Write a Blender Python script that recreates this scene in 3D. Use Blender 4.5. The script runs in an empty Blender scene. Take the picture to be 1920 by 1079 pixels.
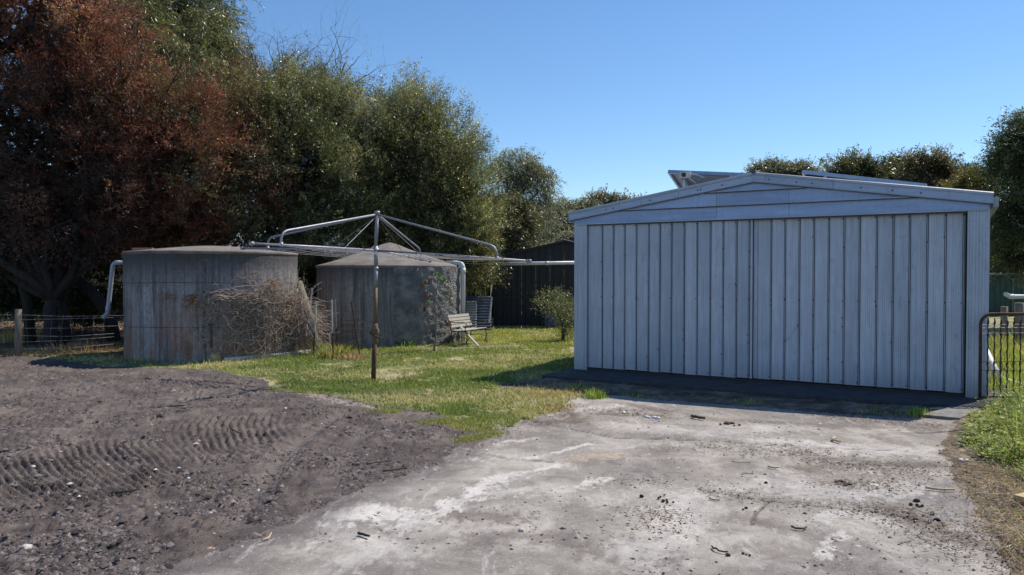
import bpy, math, random
import numpy as np
from mathutils import Vector, Matrix

R = math.radians
sc = bpy.context.scene
col = sc.collection
random.seed(7)
rng = np.random.default_rng(7)

# ------------------------------------------------------------------ camera
PITCH = 1.125
FPX = 1400.0
cam_d = bpy.data.cameras.new("camera")
cam_d.lens = 36.0 * FPX / 1920.0
cam_d.sensor_width = 36.0
cam_d.clip_start = 0.05
cam_d.clip_end = 3000
cam = bpy.data.objects.new("camera", cam_d)
cam.location = (0, 0, 1.6)
cam.rotation_euler = (R(90 - PITCH), 0, 0)
col.objects.link(cam)
sc.camera = cam

# ------------------------------------------------------------------ sky and sun
SUN_EL = 53.0
SUN_AZ = math.atan2(0.59, 0.41)          # angle from +Y towards +X
world = bpy.data.worlds.new("World")
sc.world = world
world.use_nodes = True
wn = world.node_tree
wn.nodes.clear()
wo = wn.nodes.new("ShaderNodeOutputWorld")
bg = wn.nodes.new("ShaderNodeBackground")
sky = wn.nodes.new("ShaderNodeTexSky")
sky.sky_type = 'NISHITA'
sky.sun_disc = False
sky.sun_elevation = R(SUN_EL)
sky.sun_rotation = SUN_AZ
sky.altitude = 0
sky.air_density = 1.0
sky.dust_density = 0.0
sky.ozone_density = 5.0
bg.inputs[1].default_value = 0.115
hs_n = wn.nodes.new('ShaderNodeHueSaturation')
hs_n.inputs['Saturation'].default_value = 1.09
wn.links.new(sky.outputs[0], hs_n.inputs['Color'])
wn.links.new(hs_n.outputs[0], bg.inputs[0])
wn.links.new(bg.outputs[0], wo.inputs[0])

sd = bpy.data.lights.new("sun", 'SUN')
sd.energy = 4.4
sd.angle = R(0.53)
sd.color = (1.0, 0.925, 0.82)
so = bpy.data.objects.new("sun", sd)
sdir = Vector((math.sin(SUN_AZ) * math.cos(R(SUN_EL)), math.cos(SUN_AZ) * math.cos(R(SUN_EL)), math.sin(R(SUN_EL))))
so.rotation_euler = (-sdir).to_track_quat('-Z', 'Y').to_euler()
so.location = (10, 10, 30)
col.objects.link(so)

sc.view_settings.view_transform = 'Standard'
sc.view_settings.look = 'None'
sc.view_settings.gamma = 1
sc.view_settings.exposure = 0.3
sc.view_settings.use_curve_mapping = False

# ------------------------------------------------------------------ helpers
_p = R(PITCH)

def ray(px, py):
    a = (px - 960.0) / FPX
    b = -(py - 539.5) / FPX
    return (a, math.cos(_p) + b * math.sin(_p), b * math.cos(_p) - math.sin(_p))

def G(px, py, z=0.0):
    """ground point seen at a place of the photograph"""
    d = ray(px, py)
    t = (z - 1.6) / d[2]
    return (d[0] * t, d[1] * t)

def D(px, py, Y):
    d = ray(px, py)
    t = Y / d[1]
    return (d[0] * t, Y, 1.6 + d[2] * t)

def tag(o, label=None, cat=None, group=None, kind=None):
    if label: o["label"] = label
    if cat: o["category"] = cat
    if group: o["group"] = group
    if kind: o["kind"] = kind
    return o

def thing(name, label, cat, loc, rz=0.0, group=None):
    o = bpy.data.objects.new(name, None)
    o.empty_display_size = 0.2
    col.objects.link(o)
    o.location = loc
    o.rotation_euler = (0, 0, rz)
    return tag(o, label, cat, group)

def np_mesh(name, V, F, mat, parent=None, colors=None, smooth=False, loc=None):
    """V (n,3), F (m,k) arrays -> one object"""
    V = np.asarray(V, dtype=np.float32)
    F = np.asarray(F, dtype=np.int32)
    if loc is not None:
        V = V - np.array(loc, dtype=np.float32)
    me = bpy.data.meshes.new(name)
    k = F.shape[1]
    me.vertices.add(len(V))
    me.vertices.foreach_set("co", V.ravel())
    me.loops.add(F.size)
    me.loops.foreach_set("vertex_index", F.ravel())
    me.polygons.add(len(F))
    me.polygons.foreach_set("loop_start", np.arange(0, F.size, k, dtype=np.int32))
    me.polygons.foreach_set("loop_total", np.full(len(F), k, dtype=np.int32))
    if smooth:
        me.polygons.foreach_set("use_smooth", np.ones(len(F), dtype=bool))
    if colors is not None:
        at = me.color_attributes.new("Col", 'FLOAT_COLOR', 'POINT')
        c = np.ones((len(V), 4), dtype=np.float32)
        c[:, :3] = colors
        at.data.foreach_set("color", c.ravel())
    me.update(calc_edges=True)
    me.materials.append(mat)
    o = bpy.data.objects.new(name, me)
    col.objects.link(o)
    if loc is not None: o.location = loc
    if parent is not None: o.parent = parent
    return o

class MB:
    """collects simple shapes; build() links them as ONE mesh object"""
    def __init__(self):
        self.v = []; self.f = []
    def poly(self, pts):
        n = len(self.v); self.v += [tuple(p) for p in pts]
        self.f.append(tuple(range(n, n + len(pts)))); return self
    def hexa(self, c8):
        n = len(self.v); self.v += [tuple(p) for p in c8]
        for q in ((0,3,2,1),(4,5,6,7),(0,1,5,4),(1,2,6,5),(2,3,7,6),(3,0,4,7)):
            self.f.append(tuple(n + i for i in q))
        return self
    def box(self, a, b, M=None):
        x0,y0,z0 = a; x1,y1,z1 = b
        c = [(x0,y0,z0),(x1,y0,z0),(x1,y1,z0),(x0,y1,z0),(x0,y0,z1),(x1,y0,z1),(x1,y1,z1),(x0,y1,z1)]
        if M is not None: c = [tuple(M @ Vector(p)) for p in c]
        return self.hexa(c)
    def beam(self, p, q, w, h, up=(0,0,1)):
        p = Vector(p); q = Vector(q); d = (q - p).normalized()
        s = d.cross(Vector(up))
        if s.length < 1e-4: s = d.cross(Vector((1,0,0)))
        s.normalize(); u = s.cross(d)
        s *= w / 2; u *= h / 2
        return self.hexa([p-s-u, p+s-u, q+s-u, q-s-u, p-s+u, p+s+u, q+s+u, q-s+u])
    def tube(self, pts, rad, seg=8, cap=True):
        pts = [Vector(p) for p in pts]
        n0 = len(self.v); m = len(pts)
        if not isinstance(rad, (list, tuple)): rad = [rad] * m
        d = (pts[1] - pts[0]).normalized()
        a = d.cross(Vector((0,0,1)))
        if a.length < 0.05: a = d.cross(Vector((1,0,0)))
        a.normalize()
        for i in range(m):
            if 0 < i < m-1:
                d = (pts[i+1] - pts[i-1])
            elif i == m-1: d = pts[i] - pts[i-1]
            else: d = pts[1] - pts[0]
            if d.length < 1e-9: d = Vector((0,0,1))
            d.normalize()
            a = a - d * a.dot(d)
            if a.length < 1e-5: a = d.orthogonal()
            a.normalize(); b = d.cross(a)
            for k in range(seg):
                t = 2*math.pi*k/seg
                self.v.append(tuple(pts[i] + (a*math.cos(t) + b*math.sin(t)) * rad[i]))
        for i in range(m-1):
            for k in range(seg):
                k2 = (k+1) % seg
                self.f.append((n0+i*seg+k, n0+i*seg+k2, n0+(i+1)*seg+k2, n0+(i+1)*seg+k))
        if cap:
            self.f.append(tuple(n0+k for k in range(seg))[::-1])
            self.f.append(tuple(n0+(m-1)*seg+k for k in range(seg)))
        return self
    def lathe(self, prof, c=(0,0,0), seg=24):
        n0 = len(self.v)
        for r, z in prof:
            for k in range(seg):
                t = 2*math.pi*k/seg
                self.v.append((c[0]+r*math.cos(t), c[1]+r*math.sin(t), c[2]+z))
        for i in range(len(prof)-1):
            for k in range(seg):
                k2 = (k+1) % seg
                self.f.append((n0+i*seg+k, n0+i*seg+k2, n0+(i+1)*seg+k2, n0+(i+1)*seg+k))
        return self
    def mesh(self, name, mat, smooth=False, off=None):
        me = bpy.data.meshes.new(name)
        v = self.v if off is None else [(x-off[0], y-off[1], z-off[2]) for x,y,z in self.v]
        me.from_pydata(v, [], self.f)
        if smooth:
            me.polygons.foreach_set("use_smooth", [len(p.vertices) <= 4 for p in me.polygons])
        me.materials.append(mat); me.update()
        return me
    def build(self, name, mat, parent=None, smooth=False, world=False, loc=None, bevel=0):
        """world=True: coordinates are world coordinates, converted to the (unrotated) root's frame"""
        off = None
        if world and parent is not None:
            r = parent
            while r.parent: r = r.parent
            off = r.location
        if loc is not None: off = loc
        o = bpy.data.objects.new(name, self.mesh(name, mat, smooth, off))
        col.objects.link(o)
        if parent is not None: o.parent = parent
        if loc is not None: o.location = loc
        if bevel:
            m = o.modifiers.new("bevel", 'BEVEL'); m.width = bevel; m.segments = 2; m.limit_method = 'ANGLE'
        return o

def arc(c, r, a0, a1, n, ux, uz):
    ux = Vector(ux); uz = Vector(uz); c = Vector(c)
    return [c + (ux*math.cos(a) + uz*math.sin(a))*r for a in [a0 + (a1-a0)*i/(n-1) for i in range(n)]]

def copy_tree(o, parent=None):
    c = o.copy(); col.objects.link(c)
    if parent is not None:
        c.parent = parent
        c.matrix_parent_inverse = o.matrix_parent_inverse.copy()
    for ch in [x for x in bpy.data.objects if x.parent == o]:
        copy_tree(ch, c)
    return c

# numpy value noise
_perm = rng.random((256, 256)).astype(np.float32)
def vnoise(x, y, s=1.0, oct=3, seed=0):
    out = np.zeros_like(np.asarray(x, dtype=np.float64)); amp = 1.0; tot = 0
    fx = np.asarray(x, dtype=np.float64)/s + seed*17.3; fy = np.asarray(y, dtype=np.float64)/s + seed*9.7
    for o in range(oct):
        ix = np.floor(fx).astype(int); iy = np.floor(fy).astype(int)
        tx = fx - ix; ty = fy - iy
        tx = tx*tx*(3-2*tx); ty = ty*ty*(3-2*ty)
        a = _perm[ix & 255, iy & 255]; b = _perm[(ix+1) & 255, iy & 255]
        c = _perm[ix & 255, (iy+1) & 255]; d = _perm[(ix+1) & 255, (iy+1) & 255]
        out += amp*((a*(1-tx)+b*tx)*(1-ty) + (c*(1-tx)+d*tx)*ty)
        tot += amp; amp *= 0.5; fx = fx*2.03+11; fy = fy*2.03+5
    return out/tot          # 0..1, mean .5

def inpoly(X, Y, P):
    X = np.asarray(X); Y = np.asarray(Y)
    r = np.zeros(X.shape, dtype=bool); n = len(P)
    for i in range(n):
        x1,y1 = P[i]; x2,y2 = P[(i+1) % n]
        if y1 == y2: continue
        c = ((y1 > Y) != (y2 > Y)) & (X < (x2-x1)*(Y-y1)/(y2-y1) + x1)
        r ^= c
    return r

def segdist(X, Y, pts):
    d = np.full(np.asarray(X).shape, 1e9)
    for (x1,y1),(x2,y2) in zip(pts[:-1], pts[1:]):
        vx, vy = x2-x1, y2-y1; L = vx*vx+vy*vy + 1e-12
        t = np.clip(((X-x1)*vx+(Y-y1)*vy)/L, 0, 1)
        d = np.minimum(d, np.hypot(X-(x1+t*vx), Y-(y1+t*vy)))
    return d

# ------------------------------------------------------------------ materials
class N:
    def __init__(self, name):
        self.m = bpy.data.materials.new(name); self.m.use_nodes = True
        self.t = self.m.node_tree; self.t.nodes.clear()
        self.out = self.n("ShaderNodeOutputMaterial")
        self.b = self.n("ShaderNodeBsdfPrincipled")
        self.l(self.b.outputs[0], self.out.inputs[0])
        self.tc = self.n("ShaderNodeTexCoord")
    def n(self, t, **k):
        x = self.t.nodes.new(t)
        for a, v in k.items(): setattr(x, a, v)
        return x
    def l(self, a, b): self.t.links.new(a, b)
    def coords(self, scale=(1,1,1), src="Object"):
        mp = self.n("ShaderNodeMapping"); mp.inputs["Scale"].default_value = scale
        self.l(self.tc.outputs[src], mp.inputs[0]); return mp.outputs[0]
    def noise(self, scale, detail=4, rough=0.6, vec=None, dist=0.0):
        x = self.n("ShaderNodeTexNoise"); x.inputs["Scale"].default_value = scale
        x.inputs["Detail"].default_value = detail; x.inputs["Roughness"].default_value = rough
        x.inputs["Distortion"].default_value = dist
        self.l(vec if vec is not None else self.tc.outputs["Object"], x.inputs["Vector"]); return x.outputs["Fac"]
    def ramp(self, fac, stops, interp='LINEAR'):
        r = self.n("ShaderNodeValToRGB"); r.color_ramp.interpolation = interp
        e = r.color_ramp.elements
        while len(e) < len(stops): e.new(0.5)
        for i, (p, c) in enumerate(stops):
            e[i].position = p
            e[i].color = (c, c, c, 1) if isinstance(c, (int, float)) else tuple(c) + (1,)
        self.l(fac, r.inputs[0]); return r.outputs[0]
    def mix(self, fac, a, b, mode='MIX'):
        x = self.n("ShaderNodeMix", data_type='RGBA', blend_type=mode)
        for s, v in ((x.inputs[0], fac), (x.inputs[6], a), (x.inputs[7], b)):
            if isinstance(v, (int, float)): s.default_value = v
            elif isinstance(v, tuple): s.default_value = v + (1,) if len(v) == 3 else v
            else: self.l(v, s)
        return x.outputs[2]
    def math(self, op, a, b=0.0):
        x = self.n("ShaderNodeMath", operation=op)
        for s, v in ((x.inputs[0], a), (x.inputs[1], b)):
            if isinstance(v, (int, float)): s.default_value = v
            else: self.l(v, s)
        return x.outputs[0]
    def base(self, c):
        if isinstance(c, tuple): self.b.inputs["Base Color"].default_value = c + (1,)
        else: self.l(c, self.b.inputs["Base Color"])
        return self
    def set(self, rough=0.8, metal=0.0, spec=0.5):
        for k, v in (("Roughness", rough), ("Metallic", metal), ("Specular IOR Level", spec)):
            if isinstance(v, (int, float)): self.b.inputs[k].default_value = v
            else: self.l(v, self.b.inputs[k])
        return self
    def bump(self, h, strength=0.5, dist=0.01):
        x = self.n("ShaderNodeBump"); x.inputs["Strength"].default_value = strength
        x.inputs["Distance"].default_value = dist
        self.l(h, x.inputs["Height"]); self.l(x.outputs[0], self.b.inputs["Normal"]); return self
    def attr(self, nm="Col"):
        a = self.n("ShaderNodeAttribute"); a.attribute_name = nm; return a.outputs["Color"]

def simple(name, c, rough=0.8, metal=0.0, var=0.25, scale=6.0, bump=0.0, c2=None, spec=0.5, stretch=(1,1,1)):
    k = N(name)
    f = k.noise(scale, 5, 0.65, k.coords(stretch))
    f2 = k.ramp(f, [(0.3, 0.0), (0.7, 1.0)])
    lo = tuple(max(0, x*(1-var)) for x in c) if c2 is None else c2
    hi = tuple(min(1, x*(1+var)) for x in c) if c2 is None else c
    k.base(k.mix(f2, lo, hi)).set(rough, metal, spec)
    if bump: k.bump(k.noise(scale*6, 4, 0.7, k.coords(stretch)), bump, 0.01)
    return k.m

def leafmat(name, rough=0.5, spec=0.5, trans=0.25, tint=(1,1,1)):
    k = N(name)
    a = k.attr()
    k.base(k.mix(1.0, a, tint, 'MULTIPLY')).set(rough, 0, spec)
    tr = k.n("ShaderNodeBsdfTranslucent")
    k.l(k.mix(1.0, a, (tint[0]*1.1, tint[1]*1.1, tint[2]*.7), 'MULTIPLY'), tr.inputs[0])
    ms = k.n("ShaderNodeMixShader"); ms.inputs[0].default_value = trans
    k.l(k.b.outputs[0], ms.inputs[1]); k.l(tr.outputs[0], ms.inputs[2]); k.l(ms.outputs[0], k.out.inputs[0])
    return k.m

def groundmat(name, fine=40.0, bump=0.6, contrast=0.35, rough=0.92, bdist=0.008, grains=False):
    k = N(name)
    a = k.attr()
    f = k.noise(fine, 6, 0.75)
    f2 = k.noise(fine*0.12, 5, 0.7)
    v = k.mix(k.ramp(f, [(0.3, 0.0), (0.7, 1.0)]), (1-contrast,)*3, (1+contrast,)*3)
    w = k.mix(k.ramp(f2, [(0.3, 0.0), (0.7, 1.0)]), (0.85,)*3, (1.12,)*3)
    c = k.mix(1.0, k.mix(1.0, a, v, 'MULTIPLY'), w, 'MULTIPLY')
    if grains:
        gn = k.noise(75, 4, .7); c = k.mix(k.ramp(gn, [(.57,0.),(.64,.8)]), c, (.03,.026,.025)); c = k.mix(k.ramp(gn, [(.33,.5),(.38,0.)]), c, (.25,.22,.21))
    k.base(c).set(rough, 0, 0.25)
    k.bump(k.noise(fine*0.7, 8, 0.8), bump, bdist)
    return k.m

M = {}
M['dirt'] = groundmat('dirt', 70, 1.0, 0.45, 0.95, 0.012, True)
M['soil'] = groundmat('soil', 35, 0.8, 0.4, 0.95, 0.015)
def slabmat():
    k = N('slab'); a = k.attr()
    f = k.noise(4.5, 10, .78, None, 1.2); st = k.noise(3.0, 8, .75, k.coords((3.2,.8,1)), .8); sp = k.noise(120, 3, .6); sp2 = k.noise(38, 6, .8)
    c = k.mix(1.0, a, k.mix(k.ramp(f, [(.36,0.),(.62,1.)]), (.74,.73,.74), (1.2,1.2,1.19)), 'MULTIPLY')
    c = k.mix(k.ramp(st, [(.56,0.),(.66,.5)]), c, (.58,.55,.53))
    c = k.mix(k.ramp(k.noise(2.1, 9, .8, None, .6), [(.56,0.),(.68,.55)]), c, (.19,.165,.16))
    c = k.mix(k.ramp(sp2, [(.56,0.),(.66,.7)]), c, k.mix(1.0, a, (.45,.43,.42), 'MULTIPLY'))
    c = k.mix(k.ramp(sp, [(.62,0.),(.68,.8)]), c, (.06,.055,.055)); c = k.mix(k.ramp(sp, [(.30,.7),(.36,0.)]), c, (.62,.60,.58))
    k.base(c).set(.92, 0, .2); k.bump(k.math('ADD', sp2, k.math('MULTIPLY', k.noise(150,5,.8), .5)), .8, .006); return k.m
M['slab'] = slabmat()
M['leaf'] = leafmat('leaf', 0.36, 0.7, 0.48, (2.45,2.25,2.1))
M['dryleaf'] = leafmat('dryleaf', 0.55, 0.4, 0.3)
M['redleaf'] = leafmat('redleaf', 0.45, 0.5, 0.48, (2.5,2.4,2.4))
M['grass'] = leafmat('grass', 0.55, 0.35, 0.45, (1.75,1.65,1.6))
M['clod'] = simple('clod', (0.075, 0.064, 0.062), 0.95, var=0.5, scale=9, bump=0.5)
M['charcoal'] = simple('charcoal', (0.018, 0.017, 0.018), 0.8, var=0.5, scale=30, bump=0.5)
M['bark'] = simple('bark', (0.036, 0.028, 0.023), 0.95, var=0.5, scale=7, bump=0.9, stretch=(3,3,0.6))
M['greybark'] = simple('greybark', (0.20, 0.175, 0.16), 0.9, var=0.4, scale=9, bump=0.6)
M['deadwood'] = simple('deadwood', (0.36, 0.29, 0.24), 0.9, var=0.4, scale=14, bump=0.4)
M['timber'] = simple('timber', (0.21, 0.17, 0.13), 0.9, var=0.4, scale=8, bump=0.6, stretch=(4,4,0.5))
M['timberdark'] = simple('timberdark', (0.05, 0.045, 0.042), 0.9, var=0.4, scale=6, bump=0.5, stretch=(4,4,0.5))
M['pvc'] = simple('pvc', (0.62, 0.63, 0.62), 0.45, var=0.12, scale=8)
M['greypvc'] = simple('greypvc', (0.42, 0.43, 0.46), 0.5, var=0.2, scale=8)
M['galv'] = simple('galv', (0.30, 0.30, 0.335), 0.55, 0.45, var=0.3, scale=25)
M['rust'] = simple('rust', (0.085, 0.045, 0.028), 0.85, 0.1, var=0.5, scale=25, bump=0.4)
M['brassy'] = simple('brassy', (0.17, 0.12, 0.065), 0.7, 0.3, var=0.4, scale=18, bump=0.4)
M['iron'] = simple('iron', (0.03, 0.03, 0.032), 0.6, 0.3, var=0.4, scale=20)
M['blackplastic'] = simple('blackplastic', (0.012, 0.012, 0.014), 0.35, var=0.3, scale=20)
M['brick'] = simple('brick', (0.33, 0.15, 0.10), 0.95, var=0.3, scale=20, bump=0.4)
M['palestone'] = simple('palestone', (0.52, 0.47, 0.44), 0.9, var=0.2, scale=15, bump=0.4)
M['whitebag'] = simple('whitebag', (0.66, 0.67, 0.72), 0.4, var=0.15, scale=20)
M['stick'] = simple('stick', (0.06, 0.045, 0.035), 0.9, var=0.4, scale=20)
M['palestick'] = simple('palestick', (0.45, 0.36, 0.24), 0.9, var=0.3, scale=20)
M['benchwood'] = simple('benchwood', (0.40, 0.38, 0.33), 0.85, var=0.25, scale=10, stretch=(1,8,8))
M['whitepaint'] = simple('whitepaint', (0.66, 0.65, 0.60), 0.7, var=0.15, scale=10, c2=(0.40,0.36,0.30))
# ================================================================== GROUND
def GP(pts): return [G(x, y) for x, y in pts]
DIRT = GP([(-1500,668),(0,670),(60,668),(120,676),(190,688),(300,689),(400,694),(455,703),(500,718),(530,735),(600,736),(645,750),(720,766),(800,774),(855,795),(870,815),(852,842),(835,862),(770,890),(700,908),(620,942),(540,985),(430,1030),(280,1079),(60,1250),(-1200,1400),(-3500,1000)])
SLAB = GP([(1088,746),(1150,742),(1250,752),(1420,764),(1600,778),(1790,790),(1765,840),(1790,905),(1840,970),(1885,1079),(2100,1500),(-200,1600),(60,1250),(280,1079),(430,1030),(540,985),(620,942),(700,908),(770,890),(835,862),(852,842),(880,826),(960,798),(1000,782),(1050,760)])
VERGE = GP([(1790,800),(1920,806),(2500,860),(3200,1200),(2100,1500),(1885,1079),(1840,970),(1790,905),(1765,840)])
SO_ = Vector((1.038, 12.082, 0)); SROT = math.atan2(-0.5065, 0.862)
e1 = Vector((math.cos(SROT), math.sin(SROT), 0)); e2 = Vector((-math.sin(SROT), math.cos(SROT), 0))
def SL(x, y, z=0): return SO_ + e1*x + e2*y + Vector((0,0,z))
APRON = [tuple(SL(-0.12,-0.95).xy), tuple(SL(6.1,-0.75).xy), tuple(SL(6.1,7.5).xy), tuple(SL(-0.12,7.5).xy)]
STRIP = [tuple(SL(-0.3,-2.1).xy), tuple(SL(6.3,-1.75).xy), tuple(SL(6.3,-0.6).xy), tuple(SL(-0.1,-0.6).xy)]

def classify(X, Y):
    """0 lawn, 1 dirt, 2 concrete, 3 litter soil"""
    wx = (vnoise(X, Y, .5, 4, 1)-.5)*0.34; wy = (vnoise(X, Y, .5, 4, 2)-.5)*0.34
    sw = (vnoise(X, Y, .15, 3, 3)-.5)*0.16
    c = np.zeros(X.shape, dtype=int)
    c[inpoly(X+wx, Y+wy, DIRT)] = 1
    c[(Y < 7.6) & (X < .5)] = 1
    c[(Y < 8.7) & (X > 2.5)] = 3
    c[inpoly(X+wx, Y+wy, VERGE)] = 3
    c[inpoly(X+wx*.5, Y+wy*.5, STRIP)] = 3
    c[inpoly(X+wx*.35+sw, Y+wy*.35, SLAB)] = 2
    return c

TRACK1 = GP([(345,792),(420,783),(515,783),(530,820),(500,850),(440,862),(380,855),(310,835)])
TRACK2 = GP([(0,865),(90,845),(180,830),(270,832),(345,865),(320,905),(225,950),(120,965),(20,950),(-60,900)])
TRACK3 = GP([(-120,770),(0,765),(60,775),(40,800),(-60,812),(-150,800)])
def soft(X, Y, P, w=0.12):
    n = len(P); d = segdist(X, Y, P+[P[0]])
    ins = inpoly(X, Y, P)
    return np.clip(np.where(ins, 0.5+d/w*0.5, 0.5-d/w*0.5), 0, 1)
RUTS_AND_SHADOW = [GP([(660,770),(600,800),(560,830),(525,870),(480,930),(440,985),(400,1015)]), GP([(690,800),(650,850),(620,915)]), GP([(210,797),(340,765),(430,742),(510,731)])]  # last line is a clothesline arm's cast shadow, put into the relief
JOINTS = [GP([(855,842),(905,850),(960,860),(1040,866)]), GP([(1310,918),(1400,935),(1440,940),(1540,951),(1657,963),(1760,985)]),
          GP([(1440,940),(1420,962),(1405,985)]), GP([(1000,790),(1150,820),(1340,826),(1500,838),(1700,845)])]

def height(X, Y, c):
    h = (vnoise(X, Y, 2.3, 3, 5)-.5)*0.05
    hd = (vnoise(X, Y, .55, 5, 6)-.5)*0.085 - np.clip(vnoise(X, Y, .07, 2, 34)-.60, 0, 1)*0.09 + (vnoise(X, Y, .12, 3, 7)-.5)*0.036 + np.clip(vnoise(X, Y, .05, 2, 8)-.62, 0, 1)*0.10
    q = .8*X + .78*(Y-5.8) - .13*(Y-5.8)**2
    ph = q/0.066*2*math.pi + (vnoise(X, Y, .35, 2, 9)-.5)*5
    lug = (0.5+0.5*np.sin(ph))**0.7
    m1 = soft(X, Y, TRACK1, .2)*(0.5+.5*np.clip((vnoise(X,Y,.3,2,31)-.3)*3,0,1)); m2 = soft(X, Y, TRACK2, .2)*(0.5+.5*np.clip((vnoise(X,Y,.3,2,32)-.3)*3,0,1)); m3 = soft(X, Y, TRACK3, .2)
    tr = np.clip(m1+m2+m3*.6, 0, 1)
    hd = hd*(1-.55*tr) + tr*(lug-.6)*0.050*(.45+1.1*vnoise(X,Y,.22,2,33))
    for r, wd, dp in zip(RUTS_AND_SHADOW, (.085,.08,.04), (.03,.022,.02)):
        d = segdist(X, Y, r)
        g = np.exp(-(d/wd)**2); rim = np.exp(-((d-wd*2.1)/(wd*.7))**2)
        hd = hd*(1-.8*g) - dp*g + dp*.6*rim
    ed = np.clip(segdist(X, Y, DIRT[3:26])/.45, 0.12, 1)
    h = np.where(c == 1, h*ed + (hd + 0.012)*ed, h)
    h = np.where(c == 0, h + (vnoise(X, Y, .4, 3, 10)-.5)*0.035, h)
    h = np.where(c == 3, h + (vnoise(X, Y, .25, 4, 11)-.5)*0.05, h)
    hs = (vnoise(X, Y, 3, 2, 12)-.5)*0.02 + (vnoise(X, Y, .08, 3, 13)-.5)*0.006
    for j in JOINTS: hs = hs - 0.014*np.exp(-(segdist(X + (vnoise(X,Y,.2,2,14)-.5)*.08, Y, j)/.014)**2)
    h = np.where(c == 2, hs, h)
    ia = inpoly(X, Y, APRON)
    return np.where(ia, -0.03, h)

def strokes(X, Y, L):
    """soft-edged stains: list of (pixel polyline, half width m, strength)"""
    m = np.zeros(X.shape)
    n = vnoise(X, Y, .16, 4, 21); n2 = vnoise(X, Y, .05, 3, 22); n4 = vnoise(X, Y*.5, .022, 2, 23)
    for pts, w, s in L:
        P = GP(pts)
        if len(P) == 1: P = P+P
        d = segdist(X + (n-.5)*.22, Y + (n2-.5)*.16, P)
        m = np.maximum(m, s*np.clip((1.0-d/w+(n2-.5)*1.3+(n4-.5)*1.3)*1.9, 0, 1))
    return np.clip(m, 0, 1)[..., None]

WHITE = [([(650,968),(700,955),(745,965)], .17, 1), ([(745,990),(800,972),(850,945),(880,928),(930,902),(950,895)], .10, 1), ([(960,893),(1010,882),(1055,872)], .05, .9),
  ([(765,900),(810,880),(850,866),(885,860)], .06, 1), ([(985,862),(1040,850),(1095,833)], .045, .9), ([(930,832),(990,822),(1010,820)], .04, .6), ([(1070,918),(1130,900)], .06, .9), ([(935,925),(1060,915)], .12, .5),
  ([(1575,1000),(1545,1045)], .05, .8), ([(1540,975),(1575,965)], .08, .7), ([(1440,830),(1560,840),(1700,845)], .30, .55), ([(1480,920),(1600,925),(1700,915)], .22, .5), ([(1550,870),(1630,885)], .1, .6),
  ([(1200,1040),(1290,985),(1290,930)], .22, .45), ([(1010,775),(1110,765),(1160,760)], .14, .6), ([(1230,990),(1330,960)], .15, .4), ([(640,1060),(700,1020)], .12, .5), ([(1600,965),(1800,1000)], .2, .35),([(1350,920),(1500,900)], .2, .35), ([(1180,800),(1320,812),(1480,800)], .3, .35), ([(620,990),(760,1040)], .15, .35)]
DARKS = [([(840,965),(980,975)], .16, .6), ([(900,1010),(1050,1010),(1100,1040)], .14, .5), ([(1260,870),(1400,880)], .25, .25), ([(560,1010),(640,1000)], .2, .5), ([(400,1060),(700,1079)], .2, .35), ([(1640,870),(1500,850),(1560,870)], .12, .5), ([(1500,1000),(1380,970)], .15, .4), ([(1440,1030),(1600,1060)], .2, .3), ([(1250,1050),(1270,1040)], .07, .5), ([(960,830),(1030,800),(1200,790)], .25, .25), ([(1200,850),(1330,840)], .2, .3)]
BROWN = [([(1190,760),(1330,785),(1500,795),(1750,805)], .12, .55), ([(1050,765),(1090,790),(1010,790)], .12, .8), ([(880,835),(900,822)], .06, .8), ([(1500,880),(1640,870),(1760,870)], .14, .6), ([(1640,815),(1700,835)], .12, .5), ([(1130,775),(1230,780)], .1, .7), ([(1680,960),(1800,1010)], .14, .7), ([(740,1000),(830,960)], .05, .3)]
SAND = [([(1095,858),(1150,855)], .15, .9)]
LBARE = [([(575,738),(600,745),(640,752)], .18, 1), ([(800,655),(870,652),(960,650)], .35, .9), ([(690,722),(760,716)], .12, .6), ([(840,800),(900,790),(950,805)], .2, .8), ([(1000,745),(1060,748),(1110,740)], .2, .9), ([(640,660),(660,668)], .4, .5), ([(560,700),(700,725)], .1, .4), ([(930,775),(1000,765)], .15, .6)]
RED = [([(860,659),(920,657)], .16, .8)]
DLIGHT = [([(640,775),(600,800),(560,830),(525,870),(480,930),(440,985)], .10, .6), ([(220,770),(380,735)], .35, .35), ([(300,890),(400,880)], .12, .5), ([(0,740),(200,730)], .6, .35), ([(690,800),(620,915)], .08, .4)]

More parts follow.
